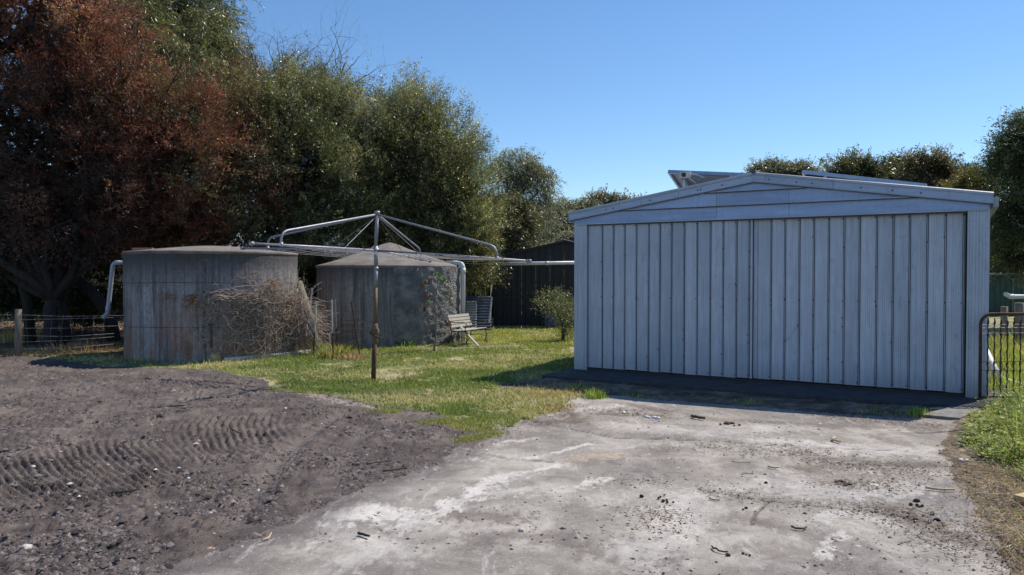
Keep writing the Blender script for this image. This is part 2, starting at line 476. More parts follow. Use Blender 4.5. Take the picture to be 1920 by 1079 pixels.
DSAND = [([(572,738),(605,746),(650,756),(700,764)], .13, 1), ([(760,775),(800,778)], .1, .4)]
def lerp(a, b, t): return a*(1-t) + np.array(b)*t
def ground_color(X, Y, c):
    n1 = vnoise(X, Y, .9, 4, 40)[..., None]; n2 = vnoise(X, Y, .09, 3, 41)[..., None]; n3 = vnoise(X, Y, .3, 4, 42)[..., None]
    # lawn soil seen between the blades: mixed green and straw
    lawn = lerp(lerp(np.array([.19,.21,.08])+0*n1, (.38,.33,.19), np.clip((n1-.42)*3.5, 0, 1)), (.05,.045,.028), np.clip((n2-.5)*2, 0, .6))
    lawn = lerp(lawn, (.26,.225,.19), strokes(X, Y, LBARE)); lawn = lerp(lawn, (.28,.10,.06), strokes(X, Y, RED)*.8)
    dirt = lerp(np.array([.106,.085,.076])+0*n1, (.190,.156,.138), np.clip((n3-.38)*2.4, 0, 1))
    dirt = lerp(dirt, (.075,.064,.065), np.clip((n2-.5)*3.5, 0, .85)); dirt = lerp(dirt, (.21,.18,.17), strokes(X, Y, DLIGHT)*.7); dirt = lerp(dirt, (.34,.29,.25), strokes(X, Y, DSAND)*.8)
    de = np.clip(1.1-segdist(X, Y, DIRT[3:20])/.5, 0, 1)[...,None]*np.clip((n3-.35)*3,0,1); lawn = lerp(lawn, (.10,.08,.07), de*.9)
    slab = lerp(np.array([.26,.235,.208])+0*n1, (.41,.375,.335), np.clip((n3-.36)*2.6, 0, 1))
    slab = lerp(slab, (.19,.172,.165), np.clip((n1-.5)*3, 0, .75))
    slab = lerp(slab, (.13,.10,.095), strokes(X, Y, DARKS)); slab = lerp(slab, (.56,.53,.495), strokes(X, Y, WHITE))
    slab = lerp(slab, (.13,.10,.08), strokes(X, Y, BROWN)); slab = lerp(slab, (.44,.36,.26), strokes(X, Y, SAND)*.75)
    for j in JOINTS:
        d = segdist(X + (vnoise(X,Y,.2,2,14)-.5)*.08, Y, j)[..., None]; slab = lerp(slab, (.085,.065,.055), np.clip(1.2-d/.016, 0, .75))
    ed = segdist(X, Y, DIRT[10:25])[..., None]                          # soil trodden over the edge of the concrete
    slab = lerp(slab, (.12,.10,.098), np.clip(1.1-ed/.32, 0, .85)*np.clip(.3+1.4*n3, 0, 1))
    under = (np.clip((Y-14.2)/.8,0,1)*np.clip((-6.6-X)/.6,0,1)*np.clip(.4+1.5*n3[...,0],0,1))[...,None]; lawn = lerp(lawn, (.17,.115,.075), under)
    lit = lerp(np.array([.13,.10,.075])+0*n1, (.28,.215,.15), np.clip((n2-.4)*3, 0, 1)); lit = lerp(lit, (.05,.04,.034), np.clip((n3-.5)*4, 0, .8))
    C = np.where((c == 0)[..., None], lawn, np.where((c == 1)[..., None], dirt, np.where((c == 2)[..., None], slab, lit)))
    return np.clip(C, 0.005, 0.9)

def build_ground():
    Ys = [2.6]
    while Ys[-1] < 15: Ys.append(Ys[-1]*1.0060)
    while Ys[-1] < 30: Ys.append(Ys[-1]*1.014)
    Ys = np.array(Ys)
    U = np.concatenate([np.linspace(-1, .12, 640, endpoint=False), np.linspace(.12, 1, 340)])
    YY, UU = np.meshgrid(Ys, U, indexing='ij')
    XX = UU*(.78*YY+1.6)
    cv = classify(XX, YY)
    ZZ = height(XX, YY, cv)
    # smooth the step between zones
    for _ in range(2):
        Z2 = ZZ.copy(); Z2[1:-1,1:-1] = (ZZ[1:-1,1:-1]*2+ZZ[:-2,1:-1]+ZZ[2:,1:-1]+ZZ[1:-1,:-2]+ZZ[1:-1,2:])/6
        edge = np.zeros(cv.shape, bool)
        edge[1:-1,1:-1] = (cv[1:-1,1:-1]!=cv[:-2,1:-1])|(cv[1:-1,1:-1]!=cv[2:,1:-1])|(cv[1:-1,1:-1]!=cv[1:-1,:-2])|(cv[1:-1,1:-1]!=cv[1:-1,2:])
        ZZ = np.where(edge, Z2, ZZ)
    CC = ground_color(XX, YY, cv)
    nr, nc = XX.shape
    idx = np.arange(nr*nc).reshape(nr, nc)
    quads = np.stack([idx[:-1,:-1], idx[:-1,1:], idx[1:,1:], idx[1:,:-1]], -1).reshape(-1, 4)
    fc = cv[:-1,:-1].reshape(-1)
    P = np.stack([XX, YY, ZZ], -1).reshape(-1, 3); C = CC.reshape(-1, 3)
    for k, nm, mt in ((0,'lawn','soil'),(1,'dirt_yard','dirt'),(2,'driveway','slab'),(3,'littered_soil','soil')):
        q = quads[fc == k]
        used, inv = np.unique(q, return_inverse=True)
        o = np_mesh(nm, P[used], inv.reshape(-1, 4), M[mt], colors=C[used], smooth=True)
        tag(o, kind='structure')
    # the land around and beyond
    k = N('far_ground'); f = k.noise(.6, 6, .7)
    k.base(k.mix(k.ramp(f, [(.35,0.),(.65,1.)]), (.06,.065,.025), (.13,.105,.06))).set(.95,0,.2); k.bump(k.noise(8,6,.8), .6, .05)
    n = 41; g = np.linspace(-1, 1, n); g = np.sign(g)*np.abs(g)**3*900
    XX, YY = np.meshgrid(g, g, indexing='ij'); r = np.hypot(XX, YY-0)
    hill = 7.0*np.exp(-(((XX-4)/34)**2 + ((YY-92)/26)**2))
    ZZ = -0.09 + hill
    idx = np.arange(n*n).reshape(n, n)
    q = np.stack([idx[:-1,:-1], idx[1:,:-1], idx[1:,1:], idx[:-1,1:]], -1).reshape(-1, 4)
    tag(np_mesh('ground', np.stack([XX,YY,ZZ],-1).reshape(-1,3), q, k.m, smooth=True), kind='structure')
build_ground()

# ------------------------------------------------------------------ small stuff on the ground
def zat(X, Y):
    return height(X, Y, classify(X, Y))

ICO_V = []
def _ico():
    t = (1+5**.5)/2
    v = np.array([(-1,t,0),(1,t,0),(-1,-t,0),(1,-t,0),(0,-1,t),(0,1,t),(0,-1,-t),(0,1,-t),(t,0,-1),(t,0,1),(-t,0,-1),(-t,0,1)], float)
    v /= np.linalg.norm(v[0])
    f = np.array([(0,11,5),(0,5,1),(0,1,7),(0,7,10),(0,10,11),(1,5,9),(5,11,4),(11,10,2),(10,7,6),(7,1,8),(3,9,4),(3,4,2),(3,2,6),(3,6,8),(3,8,9),(4,9,5),(2,4,11),(6,2,10),(8,6,7),(9,8,1)])
    return v, f
IV, IF = _ico()
OV = np.array([(1,0,0),(0,1,0),(-1,0,0),(0,-1,0),(0,0,1)], float); OF = np.array([(0,1,4),(1,2,4),(2,3,4),(3,0,4)])

def scatter_lumps(name, X, Y, size, mat, colors, flat=.6, hi=False):
    n = len(X); bv, bf = (IV, IF) if hi else (OV, OF)
    Z = zat(X, Y)
    ang = rng.random(n)*6.28; ca, sa = np.cos(ang), np.sin(ang)
    j = 1 + (rng.random((n, len(bv), 1))-.5)*.8
    v = bv[None]*j*np.stack([size*(.6+.8*rng.random(n)), size*(.6+.8*rng.random(n)), size*flat], -1)[:, None, :]
    x = v[...,0]*ca[:,None]-v[...,1]*sa[:,None]; y = v[...,0]*sa[:,None]+v[...,1]*ca[:,None]
    V = np.stack([x+X[:,None], y+Y[:,None], v[...,2]+Z[:,None]], -1).reshape(-1,3)
    F = (bf[None]+ (np.arange(n)*len(bv))[:,None,None]).reshape(-1,3)
    C = np.repeat(colors, len(bv), axis=0)
    return tag(np_mesh(name, V, F, mat, colors=C), kind='stuff')

def rnd_ground(n, y0, y1, cl, extra=None, pw=1.0):
    X = []; Y = []
    tot = 0
    while tot < n:
        m = n*3
        # uniform in depth^pw for screen-even scatter
        yy = (y0**-pw + rng.random(m)*(y1**-pw - y0**-pw))**(-1/pw)
        xx = (rng.random(m)*2-1)*(.74*yy+.5)
        ok = np.isin(classify(xx, yy), cl)
        ok &= ~inpoly(xx, yy, APRON)
        if extra is not None: ok &= extra(xx, yy)
        X.append(xx[ok]); Y.append(yy[ok]); tot += ok.sum()
    return np.concatenate(X)[:n], np.concatenate(Y)[:n]

def colset(n, cols, w=None):
    i = rng.choice(len(cols), n, p=w); c = np.array(cols)[i]
    return np.clip(c*(1+(rng.random((n,1))-.5)*.5), .003, .9)

k = N('pebble'); k.base(k.attr()).set(.92, 0, .3); k.bump(k.noise(60,3,.7), .5, .004); M['pebble'] = k.m

X, Y = rnd_ground(21000, 2.9, 14, [1], lambda x,y: vnoise(x,y,.35,3,51)>.47)
tr = soft(X, Y, TRACK1)+soft(X, Y, TRACK2); kk = (tr < .4)|(rng.random(len(X)) < .25); X = X[kk]; Y = Y[kk]
s = .004+.020*rng.random(len(X))**6 + .0007*Y
scatter_lumps('soil_clods', X, Y, s, M['pebble'], colset(len(X), [(.085,.072,.072),(.15,.128,.126),(.035,.03,.032),(.21,.18,.175)], [.42,.3,.2,.08]), .75)
X, Y = rnd_ground(420, 3, 13, [1,2,0]); _k = 1
scatter_lumps('pale_gravel', X, Y, .003+.014*rng.random(420)**4+.0005*Y, M['pebble'], colset(420, [(.5,.46,.42),(.35,.33,.36),(.45,.3,.22)]), .6)
X, Y = rnd_ground(1700, 2.9, 10, [2], lambda x,y: vnoise(x,y,.6,3,52)>.50)
scatter_lumps('charcoal_crumbs', X, Y, .003+.011*rng.random(len(X))**3+.0005*Y, M['pebble'], colset(len(X), [(.03,.028,.028),(.09,.075,.07),(.17,.14,.12)]), .6)
# crumbs gathered along concrete joints and in drifts
XX = []; YY = []
def drift(pts, w, n):
    P = GP(pts); 
    for _ in range(n):
        t = random.random()*(len(P)-1.0001); i = int(t); f = t-i
        XX.append(P[i][0]*(1-f)+P[i+1][0]*f+random.gauss(0, w)); YY.append(P[i][1]*(1-f)+P[i+1][1]*f+random.gauss(0, w*.8))
for a in [([(1480,838),(1560,870),(1650,880),(1750,880)],.12,900), ([(1240,785),(1180,770),(1060,770)],.10,500), ([(1540,905),(1620,915),(1690,905)],.07,400), ([(1200,960),(1260,970),(1230,1005)],.08,260),
          ([(1640,950),(1760,990),(1830,1040)],.12,800), ([(1500,770),(1600,785),(1780,800)],.12,700), ([(1310,918),(1440,940),(1657,963)],.02,250), ([(1290,830),(1400,850),(1500,842)],.12,350), ([(1830,860),(1870,960),(1905,1079)],.15,1400), ([(1180,905),(1240,902)],.03,80), ([(880,840),(960,800),(1050,765)],.06,500)]: drift(*a)
XX = np.array(XX); YY = np.array(YY); n = len(XX)
XX = XX+rng.normal(0,.07,n); YY = YY+rng.normal(0,.07,n)
scatter_lumps('bark_crumbs', XX, YY, .003+.013*rng.random(n)**4, M['pebble'], colset(n, [(.05,.042,.038),(.12,.09,.07),(.22,.17,.13),(.35,.29,.24)], [.2,.3,.3,.2]), .5)

def flakes(name, X, Y, L, W, cols, mat, lift=.012):
    n = len(X); Z = zat(X, Y) + .003 + rng.random(n)*lift
    a = rng.random(n)*6.28; t = (rng.random(n)-.5)*.9
    dx, dy = np.cos(a)*L, np.sin(a)*L
    px_, py_ = -np.sin(a)*W, np.cos(a)*W
    p = np.stack([X,Y,Z],-1)
    d = np.stack([dx,dy,np.abs(t)*L*.7],-1); w = np.stack([px_,py_,(rng.random(n)-.5)*W],-1)
    V = np.stack([p-d*[1,1,0], p+w, p+d, p-w], 1).reshape(-1,3)
    F = (np.arange(n)*4)[:,None]+np.array([0,1,2,3])
    return tag(np_mesh(name, V, F, mat, colors=np.repeat(cols,4,axis=0)), kind='stuff')
# dry twigs and leaves
X, Y = rnd_ground(1600, 3, 14, [1]); n = len(X)
flakes('dry_twigs', X, Y, .01+.035*rng.random(n)**2, .0025+.0004*Y, colset(n, [(.05,.04,.035),(.22,.15,.10),(.12,.08,.06)], [.5,.2,.3]), M['dryleaf'])
X = XX+rng.normal(0,.10,len(XX)); Y = YY+rng.normal(0,.08,len(XX)); n = len(X)
flakes('leaf_litter', X, Y, .008+.026*rng.random(n)**3, .002+.003*rng.random(n), colset(n, [(.05,.04,.035),(.13,.095,.07),(.28,.22,.17),(.09,.065,.05)]), M['dryleaf'])
X, Y = rnd_ground(5200, 3.2, 11, [3]); n = len(X)
flakes('dry_leaf_litter', X, Y, .006+.03*rng.random(n)**3, .002+.004*rng.random(n), colset(n, [(.07,.05,.035),(.22,.16,.10),(.40,.32,.22),(.12,.085,.06)], [.4,.25,.1,.25]), M['dryleaf'], .03)

gx = rng.uniform(-13,-6.7,5000); gy = rng.uniform(14.2,19,5000)
flakes('fallen_leaves', gx, gy, .03+.05*rng.random(5000), .012+.01*rng.random(5000), colset(5000, [(.3,.18,.10),(.42,.29,.18),(.16,.09,.06)]), M['dryleaf'], .02)
# ------------------------------------------------------------------ grass
def blades(name, X, Y, H, Wd, cols, lean=.5, mat=None, kind='stuff', Z=None, double=False):
    n = len(X); Z = zat(X, Y)-.004 if Z is None else Z
    a = rng.random(n)*6.28; l = lean*(.2+rng.random(n))*H; b = rng.random(n)*6.28
    wx, wy = np.cos(a)*Wd, np.sin(a)*Wd
    tx, ty = np.cos(b)*l, np.sin(b)*l
    p = np.stack([X,Y,Z],-1); w = np.stack([wx,wy,0*wx],-1)
    mid = p + np.stack([tx*.35,ty*.35,H*.6],-1); tip = p + np.stack([tx,ty,H],-1)
    if double:
        V = np.stack([p-w, p+w, mid+w*.7, mid-w*.7, tip], 1).reshape(-1,3)
        F4 = (np.arange(n)*5)[:,None]
        F = np.concatenate([F4+np.array([0,1,2]), F4+np.array([0,2,3]), F4+np.array([3,2,4])])
        c = np.repeat(cols,5,axis=0)
    else:
        V = np.stack([p-w, p+w, tip], 1).reshape(-1,3)
        F = (np.arange(n)*3)[:,None]+np.array([0,1,2]); c = np.repeat(cols,3,axis=0)
    return tag(np_mesh(name, V, F, mat or M['grass'], colors=c), kind=kind)

def lawn_ok(x, y):
    bare = strokes(x, y, LBARE)[...,0]
    ok = rng.random(len(x)) > bare*.95
    ok &= vnoise(x,y,.12,3,61) > .36
    ok &= rng.random(len(x)) < 1.25-2.2*np.clip(vnoise(x,y,.8,4,64)-.5,0,1)*2
    ok &= ~((y > 14.3) & (x < -6.8) & (rng.random(len(x)) < .9))
    dd = segdist(x, y, DIRT[3:20]); ok &= rng.random(len(x)) < np.clip(dd/.45,0,1) + 1.6*(vnoise(x,y,.16,3,66)-.42)
    ok &= (x > -9.6) & (x < 5.0) & ~((y > 9.0) & (x > (y-9)*.0+1.2) & (y < 16) & (x > 1.2))
    for cx, cy, r in ((-5.94,14.86,1.58),(-2.91,17.79,1.68)): ok &= np.hypot(x-cx,y-cy) > r
    return ok
def lawn_cols(X, Y):
    n = len(X); t = np.clip((vnoise(X,Y,1.1,3,62)-.45)*4 + rng.normal(0,.35,n), 0, 1)[:,None]
    g = np.array([.14,.185,.052]); s_ = np.array([.38,.36,.22]); d = np.array([.07,.12,.025])
    c = g*(1-t)+s_*t
    u = rng.random((n,1)) < .25; c = np.where(u, d, c)
    far = np.clip((Y-14.5)/3, 0, 1)[:,None]*(rng.random((n,1)) < .6)
    c = c*(1-far)+np.array([.25,.27,.05])*far
    return np.clip(c*(1+(rng.random((n,1))-.5)*.5), .01, .8)
def lawn_points(n):
    X = []; Y = []; t = 0
    while t < n:
        m = n*3; yy = 1/np.sqrt(1/23.0**2 + rng.random(m)*(1/7.0**2-1/23.0**2)); xx = -9.5 + rng.random(m)*14
        ok = np.abs(xx) < .72*yy+.3
        xx, yy = xx[ok], yy[ok]
        ok = (classify(xx,yy) == 0); xx, yy = xx[ok], yy[ok]
        ok = lawn_ok(xx,yy); X.append(xx[ok]); Y.append(yy[ok]); t += ok.sum()
    return np.concatenate(X)[:n], np.concatenate(Y)[:n]
X, Y = lawn_points(210000)
n = len(X); H = (.012+.03*rng.random(n)**2)*(.6+1.6*vnoise(X,Y,.35,3,63))*(1+1.2*(rng.random(n) < .04))
blades('lawn_grass', X, Y, H, .0022+.00045*Y, lawn_cols(X, Y), 1.0)
X, Y = lawn_points(5200); n = len(X)
flakes('lawn_litter', X, Y, .008+.02*rng.random(n), .004+.0004*Y, colset(n, [(.5,.47,.40),(.34,.24,.14),(.14,.10,.07),(.42,.36,.2)]), M['dryleaf'], .03)
# sparse green runners over the dirt and straw fringe along the edges
XX = []; YY = []
for a in [([(800,795),(850,790),(905,808)],.10,1700), ([(700,772),(745,775)],.06,600), ([(860,828),(900,820),(940,812)],.05,800), ([(560,735),(600,740),(500,730)],.08,400), ([(300,690),(400,692),(470,706)],.06,500), ([(880,800),(960,780),(1020,765)],.12,1800)]: drift(*a)
XX = np.array(XX); YY = np.array(YY); n = len(XX)
blades('grass_runners', XX, YY, .02+.03*rng.random(n), .004+.0*YY, colset(n, [(.10,.17,.03),(.14,.2,.04),(.3,.25,.1)]), 1.2)
XX = []; YY = []
for a in [([(0,660),(80,662),(200,668)],.35,2500), ([(980,748),(1040,742),(1100,738)],.13,2600), ([(1060,760),(1010,775)],.10,900),([(1000,735),(1050,728)],.2,900)]: drift(*a)
XX = np.array(XX); YY = np.array(YY); n = len(XX)
blades('straw_grass', XX, YY, .02+.06*rng.random(n)**2.5, .0035+.0002*YY, colset(n, [(.33,.27,.16),(.24,.17,.11),(.40,.34,.21),(.13,.16,.05)]), 1.1)

def tuft(px, py, n, h, spread, cols, label=None, cat=None, lean=.9, w=.005, name='grass_tuft', group=None):
    gx, gy = G(px, py); x = gx + rng.normal(0, spread, n); y = gy + rng.normal(0, spread*.7, n)
    hh = h*(.35+.65*rng.random(n))*np.exp(-((x-gx)**2+(y-gy)**2)/(2*(spread*1.6)**2))
    l = (gx, gy, 0)
    n_ = len(x); Z = zat(x, y)-.005
    a = np.arctan2(y-gy, x-gx) + rng.normal(0,.8,n_)
    ln = lean*hh*rng.random(n_); tx, ty = np.cos(a)*ln, np.sin(a)*ln
    b = rng.random(n_)*6.28; wv = np.stack([np.cos(b)*w, np.sin(b)*w, 0*b],-1)
    p = np.stack([x,y,Z],-1); mid = p+np.stack([tx*.35,ty*.35,hh*.6],-1); tip = p+np.stack([tx,ty,hh*(1-.3*rng.random(n_))],-1)
    V = np.stack([p-wv,p+wv,mid+wv*.7,mid-wv*.7,tip],1).reshape(-1,3); F0 = (np.arange(n_)*5)[:,None]
    F = np.concatenate([F0+np.array([0,1,2]),F0+np.array([0,2,3]),F0+np.array([3,2,4])])
    t = thing(name, label, cat, l, 0, group)
    o = np_mesh('blades', V-np.array(l), F, M['grass'], parent=t, colors=np.repeat(colset(n_, cols),5,axis=0))
    o['kind'] = 'stuff'
    return t
GC = [(.12,.22,.03),(.17,.28,.05),(.09,.16,.025),(.3,.3,.1)]
tuft(1116,747,260,.19,.07,GC,'bright green grass tuft at the left front corner of the shed apron','grass tuft')
tuft(1085,733,200,.14,.12,[(.12,.15,.05),(.32,.28,.15)],'mixed green and straw tuft where the lawn meets the shed apron','grass tuft')
tuft(1722,781,190,.14,.07,GC,'bright grass tuft at the edge of the shade near the right shed corner','grass tuft')
tuft(1640,776,80,.07,.16,GC,'low grass tuft in the shade left of the bright one before the shed','grass tuft')
tuft(1190,745,70,.08,.14,GC,'shaded low tuft in front of the left sliding door','grass tuft')
tuft(1400,756,50,.08,.12,GC,'small shaded tuft in front of the middle of the shed doors','grass tuft')
tuft(630,672,650,.38,.22,[(.12,.17,.03),(.22,.25,.08),(.35,.28,.15),(.08,.12,.02)],'long grass growing inside the rusty wire ring','grass tuft', w=.006)
tuft(603,668,260,.42,.12,[(.10,.16,.03),(.2,.25,.06)],'tall green grass beside the foot of the leaning post','grass tuft', w=.006)
tuft(660,675,300,.2,.2,[(.30,.2,.15),(.2,.13,.1),(.35,.28,.2)],'brown dried weeds at the foot of the dark leaning stake','grass tuft', w=.006)
tuft(760,650,200,.28,.14,[(.08,.14,.06),(.12,.2,.08)],'blue green weeds against the front of the far tank','weeds', name='weed_clump', w=.012)
tuft(905,640,160,.3,.12,[(.16,.2,.08),(.3,.28,.14)],'pale grass clump beside the right leg of the bench','grass tuft', w=.006)
tuft(30,640,500,.45,.35,[(.25,.28,.08),(.4,.32,.16),(.3,.18,.09)],'dry yellow weeds around the wire fence at far left','weeds', name='weed_clump', w=.007)
tuft(150,655,300,.28,.4,[(.4,.28,.16),(.3,.18,.1)],'rusty dry weeds beside the fence in front of the tree','weeds', name='weed_clump', w=.006)
tuft(275,680,120,.22,.3,[(.3,.22,.14),(.15,.18,.05)],'thin dry stalks in front of the near tank','weeds', name='weed_clump', w=.004)
# ================================================================== TREES
def unit(v): return v/np.maximum(np.linalg.norm(v, axis=-1, keepdims=True), 1e-9)

def leaf_cloud(lobes, per_clump, K, leaf_l, leaf_w, twig, clump_r, cols, up=.35, droop=0.0, jitter=.05, spread=.7, ccols=None, seed=1, aniso=0.0, glint=.022):
    """lobes: list of (center, radii, clumps). Returns V, F, C of many separate leaves"""
    g = np.random.default_rng(seed)
    CC = []; CD = []; CI = []
    for (c, r, n) in lobes:
        d = unit(g.normal(size=(n,3)) + np.array([0,0,.12])); f = (.35+.65*g.random((n,1))**.55)
        bumps = 1 + (.22+.2*(aniso > 0))*(g.random((n,1))-.5)
        CC.append(np.array(c)+d*np.array(r)*f*bumps); CD.append(d); CI.append(np.full(n, 0))
    CC = np.concatenate(CC); CD = np.concatenate(CD)
    nC = len(CC); cr = clump_r*(.55+.9*g.random((nC,1)))
    ct = g.random((nC,1)); cb = .45+1.0*g.random((nC,1))**1.1
    pal = np.array(cols); ci = g.choice(len(pal), nC) if ccols is None else ccols(CC, g)
    T = nC*per_clump; ti = np.repeat(np.arange(nC), per_clump)
    ax = unit(CD*.9 + g.normal(size=CD.shape)*.35 + np.array([0,0,up+.15]))[ti]
    if aniso: O = CC[ti] + g.normal(size=(T,3))*cr[ti]*.40 + ax*(g.normal(size=(T,1))*aniso+.2)*cr[ti]
    else: O = CC[ti] + g.normal(size=(T,3))*cr[ti]*np.array([.6,.6,.42])
    Dt = unit(CD[ti]*.8 + (O-CC[ti])/cr[ti]*.5 + g.normal(size=(T,3))*.45 + np.array([0,0,up]))
    L = twig*(.5+g.random((T,1)))
    N_ = T*K; li = np.repeat(np.arange(T), K)
    u = g.random((N_,1))
    P = O[li] + Dt[li]*L[li]*u + g.normal(size=(N_,3))*jitter + np.array([0,0,-1.])*droop*u*u*L[li]
    ld = unit(Dt[li] + g.normal(size=(N_,3))*spread + np.array([0,0,-droop*1.2]))
    wv = unit(np.cross(ld, g.normal(size=(N_,3))))
    ll = leaf_l*(.6+.8*g.random((N_,1))); lw = leaf_w*(.6+.8*g.random((N_,1)))
    V = np.stack([P - wv*lw*.5, P + wv*lw*.5, P + ld*ll], 1)
    k = ci[ti][li]
    C = pal[k]*cb[ti][li]*(.6+.8*g.random((N_,1)))
    gl = g.random(N_) < glint; C[gl] = np.array([.30,.31,.26])*(.6+.8*g.random((gl.sum(),1)))   # sun glints put into the colour of a few leaves
    C = np.clip(C, .003, .9)
    return V.reshape(-1,3), np.arange(N_*3).reshape(-1,3), np.repeat(C, 3, axis=0)

def join(*parts):
    V = []; F = []; C = []; n = 0
    for v, f, c in parts:
        V.append(v); F.append(f+n); C.append(c); n += len(v)
    return np.concatenate(V), np.concatenate(F), np.concatenate(C)

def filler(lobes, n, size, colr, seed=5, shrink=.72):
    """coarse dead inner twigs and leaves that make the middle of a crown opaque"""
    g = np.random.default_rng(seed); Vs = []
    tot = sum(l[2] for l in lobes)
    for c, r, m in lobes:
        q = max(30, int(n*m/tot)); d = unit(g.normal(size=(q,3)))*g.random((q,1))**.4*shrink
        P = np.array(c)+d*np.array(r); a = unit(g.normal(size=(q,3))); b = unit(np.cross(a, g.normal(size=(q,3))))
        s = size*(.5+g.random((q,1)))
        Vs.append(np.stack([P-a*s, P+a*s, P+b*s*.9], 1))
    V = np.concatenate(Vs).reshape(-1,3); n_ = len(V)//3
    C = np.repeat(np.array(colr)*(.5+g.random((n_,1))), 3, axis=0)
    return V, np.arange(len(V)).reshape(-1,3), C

def limbs(root, targets, r0, mb, seg=7, wob=.25, sub=0, rs=None):
    """tapering limbs from a trunk fork to crown points"""
    for t in targets:
        p0 = Vector(root); p1 = Vector(t); d = p1-p0; n = 7; pts = []
        bx = Vector((random.gauss(0,1),random.gauss(0,1),random.gauss(0,.3)))*wob*d.length*.25
        for i in range(n):
            f = i/(n-1)
            pts.append(p0+d*f+bx*math.sin(math.pi*f)+Vector((random.gauss(0,.04),random.gauss(0,.04),random.gauss(0,.04)))*d.length*.25*(0<i<n-1))
        r = r0*(.75+.5*random.random())
        mb.tube(pts, [r*(1-.82*i/(n-1)) for i in range(n)], seg)
        if sub:
            for _ in range(sub):
                i = random.randint(2, n-2); q = pts[i]; rr = r*(1-.82*i/(n-1))*.6
                e = q + Vector((random.gauss(0,1),random.gauss(0,1),random.gauss(.4,.8))).normalized()*d.length*random.uniform(.2,.45)
                m1 = (q+e)/2 + Vector((random.gauss(0,1),random.gauss(0,1),random.gauss(0,1)))*.08*d.length
                mb.tube([q, m1, e], [rr, rr*.6, rr*.2], 5)

def bough(mb, p, d, L, r, depth, gnarl=.35, up=.12, seg=5):
    pts = [p]; n = 5; q = p; dd = d.normalized()
    for i in range(n):
        dd = (dd + Vector((random.gauss(0,gnarl),random.gauss(0,gnarl),random.gauss(up,gnarl)))*.5).normalized()
        q = q + dd*(L/n); pts.append(q)
    mb.tube(pts, [r*(1-.6*i/n) for i in range(n+1)], seg if depth > 1 else 3, cap=False)
    if depth > 0:
        for k in range(random.choice([2,3,3])):
            i = random.randint(2, n); a = pts[i]
            nd = (dd + Vector((random.gauss(0,.75),random.gauss(0,.75),random.gauss(.15,.55)))).normalized()
            bough(mb, a, nd, L*random.uniform(.55,.85), r*(1-.6*i/n)*.72, depth-1, gnarl, up, seg)

def lobe(px, py, Y, rx, rz, n, ry=None):
    """crown lobe: centre at a place of the photo at depth Y, radii in pixels there"""
    c = D(px, py, Y); s = Y/FPX
    return (c, (rx*s, (ry if ry else (rx+rz)/2)*s, rz*s), n)

def tree(name, label, base, crown, trunks, bark, leafm, group=None, cat='tree', more=None):
    t = thing(name, label, cat, (base[0], base[1], 0), 0, group)
    V, F, C = crown
    np_mesh('crown', V - np.array([base[0], base[1], 0]), F, leafm, parent=t, colors=C)
    if trunks is not None: trunks.build('trunk', bark, t, smooth=True, world=True)
    return t

def trunkmb(base, fork, targets, r, sub=3, limb_r=.5):
    mb = MB(); b = Vector(base); f = Vector(fork); d = f-b; pts = []
    for i in range(7):
        t = i/6; pts.append(b+d*t+Vector((random.gauss(0,.05),random.gauss(0,.05),0))*(0<i<6))
    pts[0].z = -.1
    mb.tube(pts, [r*1.35]+[r*(1-.35*i/6) for i in range(1,7)], 10)
    limbs(fork, targets, r*limb_r, mb, sub=sub)
    return mb

REDS = [(.100,.042,.030),(.125,.050,.035),(.066,.034,.026),(.17,.095,.065),(.040,.030,.024),(.055,.058,.030)]
GREENS = [(.058,.072,.030),(.074,.086,.038),(.040,.052,.022),(.10,.11,.06),(.066,.066,.036)]
SILV = [(.09,.105,.065),(.15,.16,.115),(.065,.08,.045)]

# --- the reddish dead-needled tree at far left
L1 = [lobe(60,40,16.6,215,120,150,110), lobe(190,185,17.0,140,100,110,110), lobe(60,250,16.4,180,150,130,90), lobe(330,270,17.2,110,120,110,90),
      lobe(-180,120,16.8,170,190,110,110), lobe(-150,380,16.4,160,120,60,80), lobe(250,330,17,130,90,70,80), lobe(120,400,16.2,100,60,60,50), lobe(20,-120,17,190,110,60,130), lobe(30,400,16.9,120,60,70,60), lobe(150,425,16.6,60,50,60,40), lobe(290,410,17.6,90,50,60,60), lobe(-80,470,17,90,40,40,50)]
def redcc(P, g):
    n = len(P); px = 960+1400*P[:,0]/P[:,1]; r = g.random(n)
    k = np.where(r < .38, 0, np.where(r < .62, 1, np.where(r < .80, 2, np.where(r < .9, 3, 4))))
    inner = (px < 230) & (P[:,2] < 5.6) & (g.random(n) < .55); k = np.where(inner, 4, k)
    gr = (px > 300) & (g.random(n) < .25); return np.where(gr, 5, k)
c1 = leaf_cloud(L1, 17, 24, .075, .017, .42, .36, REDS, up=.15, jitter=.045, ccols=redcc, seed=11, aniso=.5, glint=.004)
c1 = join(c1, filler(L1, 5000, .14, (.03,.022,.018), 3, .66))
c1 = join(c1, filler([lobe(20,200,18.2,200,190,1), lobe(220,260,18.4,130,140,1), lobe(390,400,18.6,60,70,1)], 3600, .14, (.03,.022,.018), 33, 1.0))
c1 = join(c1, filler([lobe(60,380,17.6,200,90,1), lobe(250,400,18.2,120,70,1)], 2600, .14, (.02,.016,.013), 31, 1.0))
b = G(92,652); tb = (b[0], b[1], 0)
mb = trunkmb(tb, D(100,560,16.2), [l[0] for l in L1], .17, sub=4, limb_r=.62)
mb.tube([Vector(D(128,648,16.6))+Vector((0,0,-.1)), D(120,600,16.6), D(112,520,16.7), D(150,430,16.8)], [.12,.1,.09,.05], 8)
mb.tube([Vector(D(215,640,17.4))+Vector((0,0,-.1)), D(205,590,17.3), D(170,545,17.2), D(110,500,17), D(60,430,16.8)], [.16,.15,.13,.11,.07], 8)
